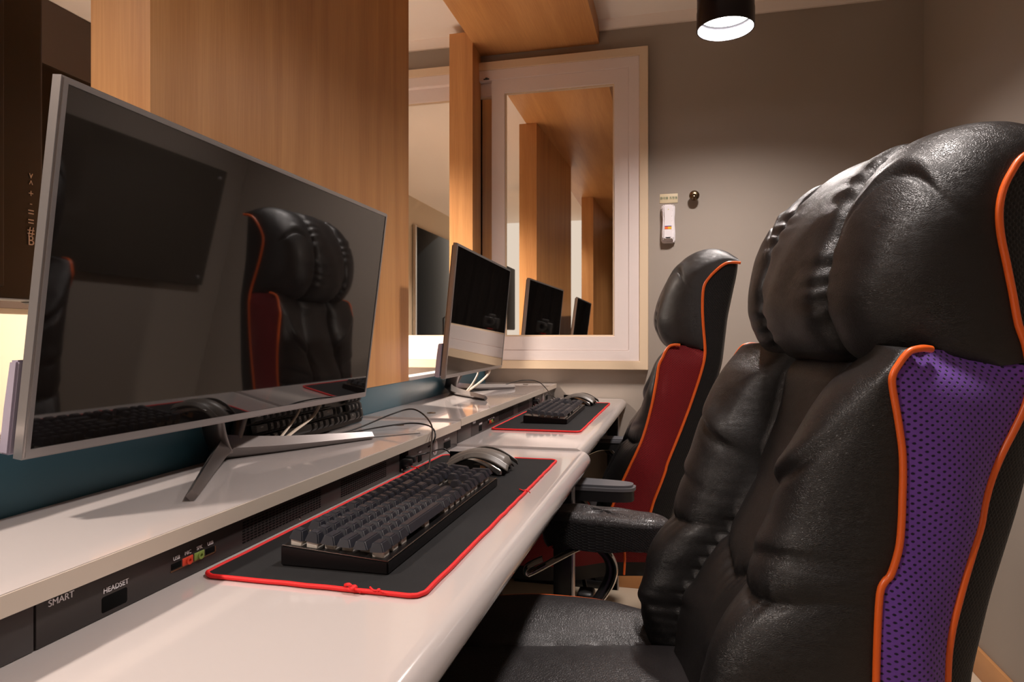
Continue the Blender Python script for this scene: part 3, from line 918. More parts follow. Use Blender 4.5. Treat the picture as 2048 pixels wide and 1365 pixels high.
# ------------------------------------------------------------------ monitors
def make_monitor(label, x, y0, yaw, tilt, zb, shelf_z, ax, W=0.766, H=0.388):
    """origin: bottom front corner nearest the camera; local y along the width, faces +x"""
    t = thing('monitor', label, 'monitor', (x, y0, shelf_z), yaw)
    zo = zb - shelf_z
    TM = Matrix.Translation((0, 0, zo)) @ Matrix.Rotation(tilt, 4, 'Y')
    # bezel as a picture frame with depth
    bm = bmesh.new()
    b = 0.007; bb_ = 0.0105; d = 0.013
    o4 = [(0, 0), (W, 0), (W, H), (0, H)]; i4 = [(b, bb_), (W - b, bb_), (W - b, H - b), (b, H - b)]
    of = [bm.verts.new((0, p[0], p[1])) for p in o4]; ib = [bm.verts.new((0, p[0], p[1])) for p in i4]
    i2 = [bm.verts.new((-0.0015, p[0], p[1])) for p in i4]; ob = [bm.verts.new((-d, p[0], p[1])) for p in o4]
    for k in range(4):
        n = (k + 1) % 4
        bm.faces.new((of[k], of[n], ib[n], ib[k])); bm.faces.new((ib[k], ib[n], i2[n], i2[k])); bm.faces.new((of[k], ob[k], ob[n], of[n]))
    bm.faces.new(ob)
    bmesh.ops.recalc_face_normals(bm, faces=bm.faces[:])
    bmesh.ops.bevel(bm, geom=[e for e in bm.edges if all(v in of for v in e.verts)], offset=0.0022, segments=3, affect='EDGES')
    bm.transform(TM)
    from_bm('bezel', bm, M['silver'], t, angle=40, recalc=False)
    bm = bmesh.new(); add_box(bm, -0.0030, -0.0012, b - 0.001, W - b + 0.001, bb_ - 0.001, H - b + 0.001, mtx=TM)
    from_bm('screen', bm, M['screen'], t)
    bm = bmesh.new()
    add_box(bm, -0.0185, -0.0132, 0.006, W - 0.006, 0.006, H - 0.006, 0.002, mtx=TM)
    from_bm('rear_panel', bm, M['stand'], t, angle=40)
    bm = bmesh.new()
    add_prism(bm, [(-0.0186, 0.002), (-0.0186, 0.100), (-0.030, 0.098), (-0.032, 0.050), (-0.032, 0.002)], 'Y', -0.001, W + 0.001)
    bmesh.ops.recalc_face_normals(bm, faces=bm.faces[:])
    bmesh.ops.bevel(bm, geom=bm.edges[:], offset=0.002, segments=2, affect='EDGES')
    bm.transform(TM)
    from_bm('rear_housing', bm, M['silver_light'], t, angle=40)
    # stand: V foot and a raked open neck
    mid = W / 2
    def bar(name, pts, rw, rh):
        return tube(name, pts, 1.0, M['stand'], st, 10, flat=(rh, rw), n=6)
    bm = bmesh.new()
    add_tube(bm, smooth_path([(ax, mid, 0.020), (ax + 0.05, mid - 0.09, 0.013), (0.085, mid - 0.245, 0.0062)], 8), [0.017 - 0.010 * k / 16 for k in range(17)], 4, flat=(1.15, 0.95))
    st = from_bm('stand', bm, M['stand'], t, angle=50)
    bm = bmesh.new()
    add_tube(bm, smooth_path([(ax, mid, 0.020), (ax + 0.05, mid + 0.09, 0.013), (0.075, mid + 0.255, 0.0062)], 8), [0.017 - 0.010 * k / 16 for k in range(17)], 4, flat=(1.15, 0.95))
    from_bm('foot', bm, M['stand'], st, angle=50)
    for s, wd in ((-1, 0.021), (1, 0.012)):
        bm = bmesh.new()
        add_tube(bm, smooth_path([(ax + 0.004, mid + s * 0.012, 0.014), (ax * 0.7 - 0.012, mid + s * 0.03, 0.05), (-0.045, mid + s * 0.055, zo + 0.06), (-0.040, mid + s * 0.055, zo + 0.10)], 6), 1.0, 12, flat=(0.006, wd), up=(0, 1, 0))
        from_bm('neck', bm, M['stand'], st, angle=50)
    bm = bmesh.new(); add_box(bm, -0.05, -0.03, mid - 0.08, mid + 0.08, zo + 0.03, zo + 0.12, 0.004)
    from_bm('stand_mount', bm, M['stand'], st, angle=40)
    return t
TILT = R(7.4)
make_monitor('big thin silver-framed monitor on the nearer desk, screen off', -0.640, 0.537, 0.0, TILT, 0.887, 0.8187, -0.056)
make_monitor('thin silver-framed monitor on the farther desk near the window wall, screen off', -0.640, 1.800, R(2.6), R(5.5), 0.8955, 0.8237, -0.100)

# ------------------------------------------------------------------ cables
def cable(label, pts, r, m, name='cable', flat=None, cat='cable'):
    o = tube(name, pts, r, M[m], None, 8, flat=flat, n=10)
    return tag(o, label, cat)
ZS1 = 0.8187; ZS2 = 0.8237
cable('flat white cable hanging under the nearer monitor, the thinner of its pair', [(-0.664, 1.105, 0.905), (-0.664, 1.075, 0.872), (-0.667, 1.035, 0.842), (-0.670, 1.003, 0.8215)], 1.0, 'white_cable', flat=(0.0016, 0.0030))
cable('flat white cable hanging under the nearer monitor, the wider of its pair', [(-0.662, 1.165, 0.905), (-0.663, 1.135, 0.868), (-0.665, 1.070, 0.845), (-0.667, 1.020, 0.829), (-0.669, 0.992, 0.8213)], 1.0, 'white_cable', flat=(0.0018, 0.0042))
cable('white cable hanging under the farther monitor, left of its pair', [(-0.690, 2.29, 0.91), (-0.690, 2.285, 0.885), (-0.700, 2.25, 0.850), (-0.71, 2.215, 0.8275)], 0.0032, 'white_cable')
cable('white cable hanging under the farther monitor, right of its pair', [(-0.675, 2.40, 0.91), (-0.678, 2.385, 0.882), (-0.690, 2.32, 0.855), (-0.708, 2.225, 0.8275)], 0.0036, 'white_cable')
cable('black cable looping high over the near riser edge to the port panel', [(-0.668, 1.13, 0.8215), (-0.655, 1.18, 0.8215), (-0.632, 1.25, 0.828), (-0.60, 1.33, 0.846), (-0.565, 1.36, 0.857), (-0.53, 1.345, 0.850), (-0.492, 1.300, 0.832), (-0.474, 1.255, 0.812), (-0.445, 1.165, 0.780), (-0.424, 1.10, 0.7765), (-0.417, 1.06, 0.775)], 0.0017, 'black_cable')
cable('black cable lying low across the near riser to the power button', [(-0.66, 1.165, 0.8215), (-0.635, 1.22, 0.823), (-0.60, 1.29, 0.826), (-0.555, 1.33, 0.830), (-0.515, 1.325, 0.829), (-0.488, 1.300, 0.824), (-0.478, 1.285, 0.812), (-0.483, 1.280, 0.797), (-0.491, 1.279, 0.790)], 0.0017, 'black_cable')
cable('black mouse cable running from the socket over the near pad edge', [(-0.488, 1.185, 0.786), (-0.470, 1.215, 0.789), (-0.462, 1.275, 0.788), (-0.452, 1.285, 0.783), (-0.435, 1.270, 0.772), (-0.425, 1.235, 0.7665), (-0.418, 1.205, 0.7665)], 0.0015, 'black_cable')
cable('thin dark cable lying flat along the near riser', [(-0.66, 1.13, 0.8193), (-0.62, 1.15, 0.8193), (-0.58, 1.185, 0.8193), (-0.535, 1.235, 0.8193), (-0.505, 1.27, 0.8193)], 0.0006, 'black_cable')
cable('black cable arching off the farther riser down to the farther keyboard', [(-0.72, 2.20, 0.8257), (-0.70, 2.27, 0.8257), (-0.668, 2.33, 0.8262), (-0.628, 2.40, 0.838), (-0.575, 2.50, 0.851), (-0.520, 2.52, 0.845), (-0.475, 2.46, 0.822), (-0.440, 2.38, 0.800), (-0.418, 2.33, 0.783), (-0.41, 2.30, 0.779)], 0.0017, 'black_cable')
cable('short black cable bridging from the farther port panel onto its pad', [(-0.491, 2.33, 0.790), (-0.474, 2.31, 0.782), (-0.462, 2.25, 0.773), (-0.445, 2.22, 0.7705), (-0.425, 2.23, 0.7705)], 0.0020, 'black_cable')
cable('black cable running from the farther power button to the farther mouse', [(-0.488, 2.52, 0.795), (-0.465, 2.53, 0.790), (-0.44, 2.50, 0.778), (-0.42, 2.46, 0.773), (-0.410, 2.44, 0.7725)], 0.0015, 'black_cable')

# ------------------------------------------------------------------ wall items
t = thing('emergency_light', 'white emergency flashlight holder on the wall below the green-lettered sign', 'flashlight', (-0.036, YB, 1.398))
def disp_prof(x):   # waist
    return 1
pts = [(-0.026, 0.0), (-0.026, 0.035), (-0.0235, 0.075), (-0.0235, 0.095), (-0.0255, 0.118), (-0.0255, 0.140), (-0.022, 0.145), (0.022, 0.145), (0.0255, 0.140), (0.0255, 0.118), (0.0235, 0.095), (0.0235, 0.075), (0.026, 0.035), (0.026, 0.0), (0.020, -0.006), (-0.020, -0.006)]
bm = bmesh.new(); add_prism(bm, [(p[0] * 1.04, p[1]) for p in pts], 'Y', -0.020, 0.0)
bmesh.ops.recalc_face_normals(bm, faces=bm.faces[:]); bmesh.ops.bevel(bm, geom=bm.edges[:], offset=0.003, segments=3, affect='EDGES')
from_bm('holder', bm, M['white'], t, angle=50)
bm = bmesh.new(); add_prism(bm, [(p[0] * 0.84, p[1] * 0.93 + 0.009) for p in pts], 'Y', -0.040, -0.018)
bmesh.ops.recalc_face_normals(bm, faces=bm.faces[:]); bmesh.ops.bevel(bm, geom=bm.edges[:], offset=0.006, segments=4, affect='EDGES')
body = from_bm('flashlight_body', bm, M['white'], t, angle=50)
lathe('indicator', [(0, 0.0), (0.0022, 0.0), (0.002, -0.0008), (0, -0.0008)], mat('indicator_lamp', rgb(210, 205, 120), 0.3), t, 12, (0.001, -0.0398, 0.124), 'Y')
bm = bmesh.new(); add_box(bm, -0.013, -0.0008, -0.0409, -0.0400, 0.046, 0.056); from_bm('sticker', bm, M['stick_o'], t)
bm = bmesh.new(); add_box(bm, -0.0008, 0.013, -0.0409, -0.0400, 0.046, 0.056); from_bm('sticker', bm, M['stick_y'], t)
bm = bmesh.new(); add_box(bm, -0.013, 0.013, -0.0409, -0.0400, 0.0562, 0.0592); from_bm('sticker', bm, M['stick_b'], t)
bm = bmesh.new(); add_prism(bm, [(-0.012, 0.0145), (0.012, 0.0145), (0.006, 0.0105), (-0.006, 0.0105)], 'Y', -0.0408, -0.037); from_bm('finger_notch', bm, M['hole'], t)

t = thing('wall_sign', 'small cream sign with green lettering above the emergency flashlight', 'sign', (-0.034, YB, 1.573))
box('plate', -0.035, 0.035, -0.0025, 0.0, -0.0185, 0.0185, M['signcream'], t, 0.0006)
text('lettering', '\ud734\ub300\uc6a9 \uc870\uba85\ub4f1', 0.0125, Vector((0, -0.0029, 0.0005)), ROT_NY, M['signgreen'], t, 0.95)

t = thing('coat_hook', 'small round metal coat knob on the wall right of the sign', 'hook', (0.064, YB, 1.573))
lathe('knob', [(0.0, 0.0), (0.012, 0.0), (0.012, -0.004), (0.007, -0.007), (0.007, -0.020), (0.017, -0.024), (0.020, -0.031), (0.019, -0.038), (0.013, -0.042), (0.006, -0.043), (0.004, -0.040), (0.0, -0.039)], M['brass'], t, 32, (0, 0, 0), 'Y')

t = thing('glass_board', 'smoked glass board on the right wall behind the nearer chair', 'board', (XR - 0.001, 2.05, 1.13))
box('glass', -0.024, -0.018, -0.56, 0.56, -0.26, 0.262, M['board'], t, 0.001)
for yy in (-0.52, 0.52):
    for zz in (-0.225, 0.225):
        lathe('standoff', [(0.0, 0.0), (0.008, 0.0), (0.008, -0.028), (0.006, -0.030), (0, -0.030)], M['silver'], t, 16, (0, yy, zz), 'X')

# window latch hardware
bm = bmesh.new(); add_box(bm, -0.012, 0.012, -0.004, 0.0, -0.002, 0.002); add_box(bm, -0.004, 0.006, -0.008, 0.0, -0.003, 0.004)

o = from_bm('sash_latch', bm, M['black'], win); o.location = (-0.785, -0.032, SZ1 + 0.004 )

# ------------------------------------------------------------------ lamps
def make_lamp(i, x, y, z, power, colr, label):
    t = thing('ceiling_lamp', label, 'lamp', (x, y, CEIL), 0, 'cylinder ceiling lamps')
    zz = z - CEIL
    r = 0.084
    lathe('housing', [(0.0, -0.002), (r, -0.002), (r, zz + 0.055), (r + 0.0012, zz + 0.055), (r + 0.0012, zz), (r - 0.0022, zz), (r - 0.0022, zz + 0.048), (0, zz + 0.050)], M['lampbody'], t, 48)
    lathe('reflector', [(r - 0.0026, zz + 0.0003), (r - 0.0040, zz + 0.036), (r - 0.0055, zz + 0.0362)], M['lampinner'], t, 48, cap=False)
    m_, nt, p = new_mat('lamp_diffuser')
    p.inputs['Emission Color'].default_value = (1.0, 0.97, 0.93, 1)
    p.inputs['Emission Strength'].default_value = 9.0
    lathe('diffuser', [(0.0, zz + 0.042), (r - 0.0075, zz + 0.042), (r - 0.0075, zz + 0.046), (0, zz + 0.046)], m_, t, 40)
    l = bpy.data.lights.new('lamp_light', 'AREA')
    l.shape = 'DISK'; l.size = 0.125; l.energy = power; l.color = colr; l.spread = R(150)
    lo = bpy.data.objects.new('lamp_light', l); COL.objects.link(lo)
    lo.location = (0, 0, zz + 0.040); lo.parent = t
    return t
names = ['black cylinder ceiling lamp shining over the farther chair', 'black cylinder ceiling lamp over the nearer chair', 'black cylinder ceiling lamp behind the camera', 'black cylinder ceiling lamp beyond the partition near the window wall', 'black cylinder ceiling lamp beyond the partition, nearer the camera']
for i, a in enumerate(LAMPS): make_lamp(i, *a, names[i])

# ------------------------------------------------------------------ beyond the partition
t = thing('desk', 'white desk on the far side of the partition', 'desk', (0, 0, 0))
box('worktop', -1.55, -0.99, -0.2, YB - 0.004, 0.73, 0.76, M['desk'], t, 0.004)
box('riser_shelf', -1.05, -0.885, -0.2, 0.76, 0.80, 0.8185, M['desk'], t, 0.001)
for yy in (-0.15, 2.70):
    box('leg', -1.52, -1.02, yy, yy + 0.03, 0.0, 0.73, M['blackmetal'], t, 0.003)
box('modesty_panel', -0.99, -0.975, -0.2, YB - 0.004, 0.4, 0.7995, M['panel'], t)
# large television seen from behind
t = thing('television', 'upright black television seen from behind at the left edge', 'television', (-1.02, 0.40, 0.8187))
bl = box('wall_board', XL + 0.001, XL + 0.02, 1.15, 2.74, 1.12, CEIL - 0.002, mat('dark_brown_panel', rgb(70, 54, 42), 0.6), None, 0.002)
tag(bl, 'dark brown panel on the far cream wall beyond the partition', 'board')
bm = bmesh.new(); add_box(bm, -0.03, 0.020, 0.10, 0.475, 0.252, 1.00, 0.006); from_bm('rear_shell', bm, M['tv'], t, angle=40)
bm = bmesh.new(); add_box(bm, 0.0195, 0.026, 0.30, 0.405, 0.27, 0.98, 0.003); from_bm('ridge', bm, M['tv'], t, angle=40)
box('screen', -0.034, -0.0301, 0.11, 0.465, 0.262, 0.99, M['screen'], t)
box('pole', -0.015, 0.015, 0.15, 0.20, 0.01, 0.30, M['blackmetal'], t, 0.003)
box('foot', -0.08, 0.08, 0.02, 0.33, 0.0, 0.012, M['blackmetal'], t, 0.003)
gl = ['v', '^', '+', '-', '=', '=', '#', 'B']
for k, c in enumerate(gl):
    text('button_legend', c, 0.017 if k < 4 else 0.022, Vector((0.0206, 0.452, 0.252 + 0.200 - k * 0.0150)), ROT_PX, M['print'], t, 0.9)
t = thing('monitor', 'black monitor back beyond the partition, above the big monitor frame corner', 'monitor', (-1.10, 1.20, 0.7605))
bm = bmesh.new(); add_box(bm, -0.02, 0.02, -0.27, 0.32, 0.31, 0.737, 0.008); from_bm('rear_shell', bm, M['tv'], t, angle=40)
box('screen', -0.0235, -0.0201, -0.26, 0.31, 0.32, 0.727, M['screen'], t)
box('pole', -0.012, 0.012, 0.0, 0.05, 0.01, 0.31, M['blackmetal'], t, 0.002)
box('foot', -0.07, 0.07, -0.08, 0.13, 0.0, 0.012, M['blackmetal'], t, 0.003)
# white soft pad on the partition cap
def padf(u, v):
    a = 2 * PI * u; ph = (v - 0.5) * PI
    c = math.cos(ph); s = math.sin(ph)
    x = 0.020 * c * math.cos(a); y = 0.085 * math.copysign(abs(math.sin(a)) ** 0.8, math.sin(a)) * c ** 0.6 if c > 1e-6 else 0
    return Vector((x, y, 0.0062 + 0.0062 * math.copysign(abs(s) ** 0.8, s)))
o = grid('folded_cloth', padf, 28, 12, mat('white_cloth', rgb(236, 226, 216), 0.8, bump=(60, 0.4, 0.002)))
o.location = (-0.716, 0.50, TZ + 0.0102); o.rotation_euler = (0, 0, 0.045)
tag(o, 'white folded cloth lying on the cap of the partition at the left edge', 'cloth')

# ------------------------------------------------------------------ gaming chairs
def V3(a, b, z): return Vector((-a, b, z))     # a = forward of the chair, b = across (negative = camera side)

PT1 = [(0.44, 0.072), (0.58, 0.062), (0.646, 0.057), (0.692, 0.054), (0.736, 0.044), (0.775, 0.033), (0.814, 0.021), (0.85, 0.014), (0.889, -0.001), (0.928, -0.021), (0.955, -0.030), (0.994, -0.029), (1.025, -0.019), (1.073, -0.010), (1.12, 0.0), (1.157, 0.0), (1.187, -0.013), (1.204, -0.028), (1.213, -0.056)]
RT1 = [(0.44, 0.020), (0.55, 0.024), (0.646, 0.022), (0.736, 0.000), (0.83, -0.030), (0.908, -0.050), (0.99, -0.064), (1.07, -0.064), (1.14, -0.074), (1.187, -0.083), (1.214, -0.086)]
RT2 = [(0.44, 0.105), (0.60, 0.060), (0.725, 0.014), (0.838, -0.018), (0.944, -0.046), (0.99, -0.051), (1.071, -0.060), (1.14, -0.074), (1.187, -0.084), (1.214, -0.087)]
FT1 = [(0.44, 0.140), (0.60, 0.133), (0.647, 0.132), (0.742, 0.128), (0.762, 0.117), (0.795, 0.107), (0.845, 0.104), (0.892, 0.104), (0.939, 0.111), (0.967, 0.115)]
PT2 = [(0.44, 0.165), (0.517, 0.142), (0.573, 0.126), (0.644, 0.099), (0.675, 0.091), (0.784, 0.049), (0.887, 0.014), (0.949, -0.003), (0.990, -0.006), (1.071, 0.0), (1.148, -0.003), (1.182, -0.026), (1.205, -0.052), (1.213, -0.074)]
FT2 = [(0.44, 0.285), (0.52, 0.250), (0.607, 0.216), (0.671, 0.187), (0.740, 0.157), (0.824, 0.134), (0.896, 0.120), (0.937, 0.114), (0.961, 0.103)]
CT = [(0.44, 0.25), (0.50, 0.25), (0.61, 0.238), (0.70, 0.188), (0.75, 0.160), (0.82, 0.125), (0.90, 0.100), (1.0, 0.078)]
BT = [(0.44, 0.235), (0.50, 0.262), (0.58, 0.285), (0.66, 0.278), (0.72, 0.245), (0.80, 0.214), (0.884, 0.188), (0.94, 0.160), (0.985, 0.115)]
HPROF = [(0.020, 0.975), (0.052, 0.978), (0.072, 0.988), (0.086, 1.010), (0.095, 1.036), (0.0985, 1.061), (0.096, 1.092), (0.089, 1.123), (0.078, 1.152), (0.062, 1.180), (0.042, 1.204), (0.020, 1.221), (-0.006, 1.231), (-0.035, 1.232), (-0.062, 1.224), (-0.086, 1.208)]
HB = 0.232

def polyl(pts, t):
    """arc-length parameter on a 2D polyline"""
    L = [0]
    for p, q in zip(pts, pts[1:]): L.append(L[-1] + math.hypot(q[0] - p[0], q[1] - p[1]))
    d = t * L[-1]
    for i in range(len(pts) - 1):
        if d <= L[i + 1] + 1e-12:
            k = (d - L[i]) / max(1e-9, L[i + 1] - L[i])
            return (pts[i][0] + (pts[i + 1][0] - pts[i][0]) * k, pts[i][1] + (pts[i + 1][1] - pts[i][1]) * k)
    return pts[-1]

def make_chair(label, loc, yaw, PT, FT, lean, side_mat, arms, seat_b=0.30, covered=False, plump=1.0, ZT=0.532):
    t = thing('gaming_chair', label, 'chair', (loc[0], loc[1], 0), yaw, None)
    rnd = random.Random(11)
    ZB = 0.45
    # edge polylines (a, z) running upwards
    ppoly = smooth_path([(a, z, 0) for z, a in PT], 3)
    ppoly = [(p.x, p.y) for p in ppoly]
    ftop = FT[-1]
    fpts = [(a, z) for z, a in FT] + [(ftop[1] - 0.007, ftop[0] + 0.016), (ftop[1] - 0.019, ftop[0] + 0.030), (ftop[1] - 0.034, ftop[0] + 0.033)]
    fpoly = [(p.x, p.y) for p in smooth_path([(a, z, 0) for a, z in fpts], 4)]
    pcut = [p for p in ppoly if p[1] <= 0.988]

    # ---- outer shell in black spacer mesh
    def shell(u, v):
        z = ZB + v * (1.212 - ZB)
        pa = ips(PT, z)
        th = 0.048 if z > 1.05 else 0.048 - 0.020 * sstep(1.05, 0.75, z)
        taper = 1 - sstep(1.150, 1.211, z)
        top = sstep(1.12, 1.211, z)
        # lean of the rear tip
        tip = 0.055 * top
        if PT is PT2: tip = -0.006 * top
        s = (u - 0.5) * 2
        e = abs(s)
        bw = HB + 0.003
        rb = ips(RT1 if PT is PT1 else RT2, z)
        if e > 0.72:
            k = (e - 0.72) / 0.28
            a = rb + (pa - rb) * k
            b = bw - 0.010 * (1 - k) ** 2
        else:
            k = e / 0.72
            a = rb - 0.012 * (1 - k ** 4)
            b = (bw - 0.010) * k
        return V3(a, math.copysign(b, s), z)
    sh = grid('back_shell', shell, 60, 90, M['shell'], t, uvfn=lambda u, v, p: (u * 0.62, v * 0.76))

    # ---- coloured mesh side panels + piping
    for sd in (-1, 1):
        def side(u, v, sd=sd):
            fa, fz = polyl(fpoly, v)
            pa, pz = polyl(pcut, v)
            a = fa + (pa - fa) * u; z = fz + (pz - fz) * u
            bul = 0.014 * math.sin(PI * u) ** 0.8 * (1 - 0.9 * sstep(0.90, 1.0, v)) + 0.004 * math.sin(v * 17 + u * 2)* math.sin(PI * u)
            # top rolls inward under the head cushion
            ins = 0.05 * sstep(0.93, 1.0, v) * math.sin(PI * min(1, u * 0.9 + 0.1))
            return V3(a, sd * (HB + 0.004 + bul - ins * 0.4), z + 0.004 * math.sin(PI * u) * sstep(0.9, 1.0, v))
        grid('side_panel', side, 20, 90, side_mat, t, uvfn=lambda u, v, p: (p[0] * 1.0 + p[1] * 0.3, p[2]))
        tube('front_piping', [V3(a, sd * (HB + 0.006), z) for a, z in fpoly[::2]] + [V3(fpoly[-1][0] - 0.010, sd * (HB + 0.002), fpoly[-1][1] - 0.001)], 0.0038, M['orange'], t, 10, n=3)
        tube('rear_piping', [V3(a, sd * (HB + 0.006), z) for a, z in ppoly[::2]] + [V3(ppoly[-1][0] - 0.022, sd * (HB + 0.001), ppoly[-1][1] - 0.003)], 0.0038, M['orange'], t, 10, n=3)

    # ---- quilted front of the backrest
    dl = lambda z: lean * max(0, 0.93 - z)
    def seam_s(z): return ip([(0.45, 0.58), (0.60, 0.50), (0.75, 0.40), (1.0, 0.38)], z)
    creases = [(0.60, 0.850, 0.75, 0.030, 0.0085, 0.26), (0.82, 0.775, 0.25, 0.020, 0.004, 0.30), (0.62, 0.565, -0.3, 0.02, 0.004, 0.30)]
    def front(u, v):
        s = (u - 0.5) * 2
        fa, fz = polyl(fpoly, v)
        z = fz
        e = abs(s)
        # top edge of the middle rises a little and tucks under the head cushion
        z = fz + 0.006 * (1 - e ** 2) * sstep(0.9, 1.0, v)
        d = dl(z)
        F = fa; C = ips(CT, z) + d; B = ips(BT, z) + d
        B = F + (B - F) * plump; C = min(C, B + 0.01)
        sc_ = seam_s(z)
        zh = 0.722 - 0.045 * max(0, 1 - e / sc_) if e < sc_ else 0.722 - 0.012 * math.sin(PI * (e - sc_) / (1 - sc_)) + 0.018 * (e - sc_)
        zh -= lean * 0.0
        hd = abs(z - zh)
        puff_h = 0.016 * (1 - math.exp(-hd / 0.016)) - 0.016
        if e < sc_:
            q = e / sc_
            a = C + 0.010 * (1 - q ** 4) + puff_h * 1.0
            ds = (sc_ - e) * HB
        else:
            q = (e - sc_) / (1 - sc_)
            a = C * (1 - q) + F * q + (B - (C + F) / 2) * math.sin(PI * min(1, q)) ** 0.55 + puff_h * 1.2 * math.sin(PI * q) ** 0.5
            ds = (e - sc_) * HB
        # stitched valley with gathers running off it
        val = math.exp(-ds / 0.006)
        a -= 0.016 * val
        gth = math.exp(-ds / 0.011) * (1 - math.exp(-ds / 0.004))
        a += (0.0030 if z < 0.71 else 0.0009) * gth * math.sin(z * 250 + 4 * math.sin(z * 33 + s))
        gh = math.exp(-hd / 0.010) * (1 - math.exp(-hd / 0.003)) * (1 - math.exp(-(1 - e) / 0.08))
        a += 0.0026 * gh * math.sin(s * HB * 330 + 2 * math.sin(s * 9))
        # long soft folds
        fo = 0
        for (cs, cz, sl, wd, am, ln) in creases:
            for sg in (-1, 1):
                db = (s * sg - cs) * HB; dz = z - (cz + (0.02 if sg > 0 else 0))
                ca, sa = math.cos(sl), math.sin(sl)
                al = db * ca + dz * sa; pe = -db * sa + dz * ca
                pe += 0.004 * math.sin(al * 40)
                env = math.exp(-(al / (ln * 0.28)) ** 2)
                fo += am * env * (math.exp(-((pe - 0.010) / 0.016) ** 2) - 1.0 * math.exp(-((pe + 0.005) / 0.008) ** 2))
        a += fo * math.sin(PI * min(1, (1 - e) / 0.25) / 2)
        a += 0.0028 * math.sin(z * 31 + s * 6) * math.sin(s * 5.3 - z * 13) * (1 - e ** 6)
        # the top tucks back under the cushion
        a -= 0.028 * sstep(0.955, 1.005, z) * (1 - e ** 4)
        b = s * (HB + 0.004)
        b += math.copysign(0.012 * math.sin(PI * max(0, (e - 0.5) / 0.5)), s) if e > 0.5 else 0
        return V3(a, b, z)
    grid('backrest_cushion', front, 150, 190, M['leather'], t)

    # ---- head cushion: three lobes side by side
    hp = [(p.x * (1.24 if p.x > 0 else 1), p.y if p.y < 1.1 else 1.1 + (p.y - 1.1) * 1.24) for p in smooth_path([(a, z, 0) for a, z in HPROF], 4)]
    tipa = ppoly[-1]
    pedge = [(ips(PT, z), z) for z in [0.985 + 0.226 * k / 20 for k in range(21)]] + [(tipa[0] - 0.02, 1.212)]
    def head(u, v):
        s = (u - 0.5) * 2; e = abs(s)
        ha, hz = polyl(hp, v); pa, pz = polyl(pedge, v)
        sm = 0.41
        L = max(0.0, 1 - e ** 5) ** 0.5
        mid = sstep(0, 0.12, v) * (1 - sstep(0.86, 1.0, v))
        if e < sm:
            lob = 1.0 + 0.10 * (1 - (e / sm) ** 2) ** 0.7
            ds = (sm - e) * HB
        else:
            q = (e - sm) / (1 - sm)
            lob = 1.0 + 0.06 * math.sin(PI * q) ** 0.7
            ds = (e - sm) * HB
        val = math.exp(-ds / 0.0075)
        a = pa + (ha - pa) * L * (1 + (lob - 1) * mid)
        z = pz + (hz - pz) * L
        # valley pulled towards the cushion core
        core = Vector((-0.01, 1.10))
        da, dz = a - core.x, z - core.y
        ln = math.hypot(da, dz) + 1e-6
        pull = 0.021 * val * sstep(0.0, 0.10, v) * (1 - 0.55 * sstep(0.80, 1.0, v))
        g = math.exp(-ds / 0.022) * (1 - math.exp(-ds / 0.0035))
        pull -= 0.0040 * g * math.sin(v * 88 + 2.5 * math.sin(v * 19 + (2 if s > 0 else 0))) * mid * (1.0 if s > 0 or e < sm else 0.35)
        # crescent fold high on the outer lobes
        q1 = (e - 0.76) * HB; q2 = v - 0.62
        arc = q2 + 1.6 * (q1 * 7) ** 2 * 0.5
        env = math.exp(-(q1 / 0.040) ** 2)
        pull += env * (0.008 * math.exp(-((arc) / 0.012) ** 2) - 0.004 * math.exp(-((arc - 0.035) / 0.022) ** 2))
        pull += 0.0022 * math.sin(v * 13 + s * 6) * math.sin(s * 9 + 1) * mid
        a -= da / ln * pull; z -= dz / ln * pull
        b = s * (HB + 0.004)
        return V3(a, b, z)
    grid('head_cushion', head, 190, 150, M['leather'], t)

    # ---- seat
    sx = seat_b / 0.30
    outl = [(0.14, 0.19), (0.20, 0.205), (0.265, 0.228), (0.329, 0.280), (0.40, 0.305), (0.475, 0.316), (0.563, 0.300), (0.63, 0.26), (0.665, 0.19), (0.675, 0.10)]
    opts = smooth_path([(a, b * sx, 0) for a, b in outl], 5)
    ob = [(p.x, p.y) for p in opts]
    aa = sorted(ob)
    def bw(a):
        for (a0, b0), (a1, b1) in zip(ob, ob[1:]):
            if a0 <= a <= a1: return b0 + (b1 - b0) * (a - a0) / max(1e-9, a1 - a0)
        return ob[-1][1]
    def seat_top(u, v):
        a = 0.14 + (0.675 - 0.14) * v
        w_ = bw(a); s = (u - 0.5) * 2; b = s * w_
        e = abs(b)
        z = ZT + 0.004
        z += 0.012 * (1 - abs(s) ** 6) * (1 if e > 0.15 else 1)
        cz = ZT - 0.017
        if e < 0.152: z = cz + 0.012 * (1 - (e / 0.152) ** 4)
        else:
            q = (e - 0.152) / max(1e-6, w_ - 0.152)
            z = cz * (1 - q) + ZT * q + 0.020 * math.sin(PI * min(1, max(0, q))) ** 0.6
        z -= 0.007 * math.exp(-abs(e - 0.152) / 0.0035)
        z -= 0.05 * sstep(0.60, 0.675, a)
        return V3(a, b, z)
    grid('seat_cushion', seat_top, 70, 60, M['leather_seat'], t)
    # piping round the seat and coloured sides
    loop = [V3(a, b, ZT - 0.05 * sstep(0.60, 0.675, a)) for a, b in ob]
    loopn = [V3(a, -b, ZT - 0.05 * sstep(0.60, 0.675, a)) for a, b in ob]
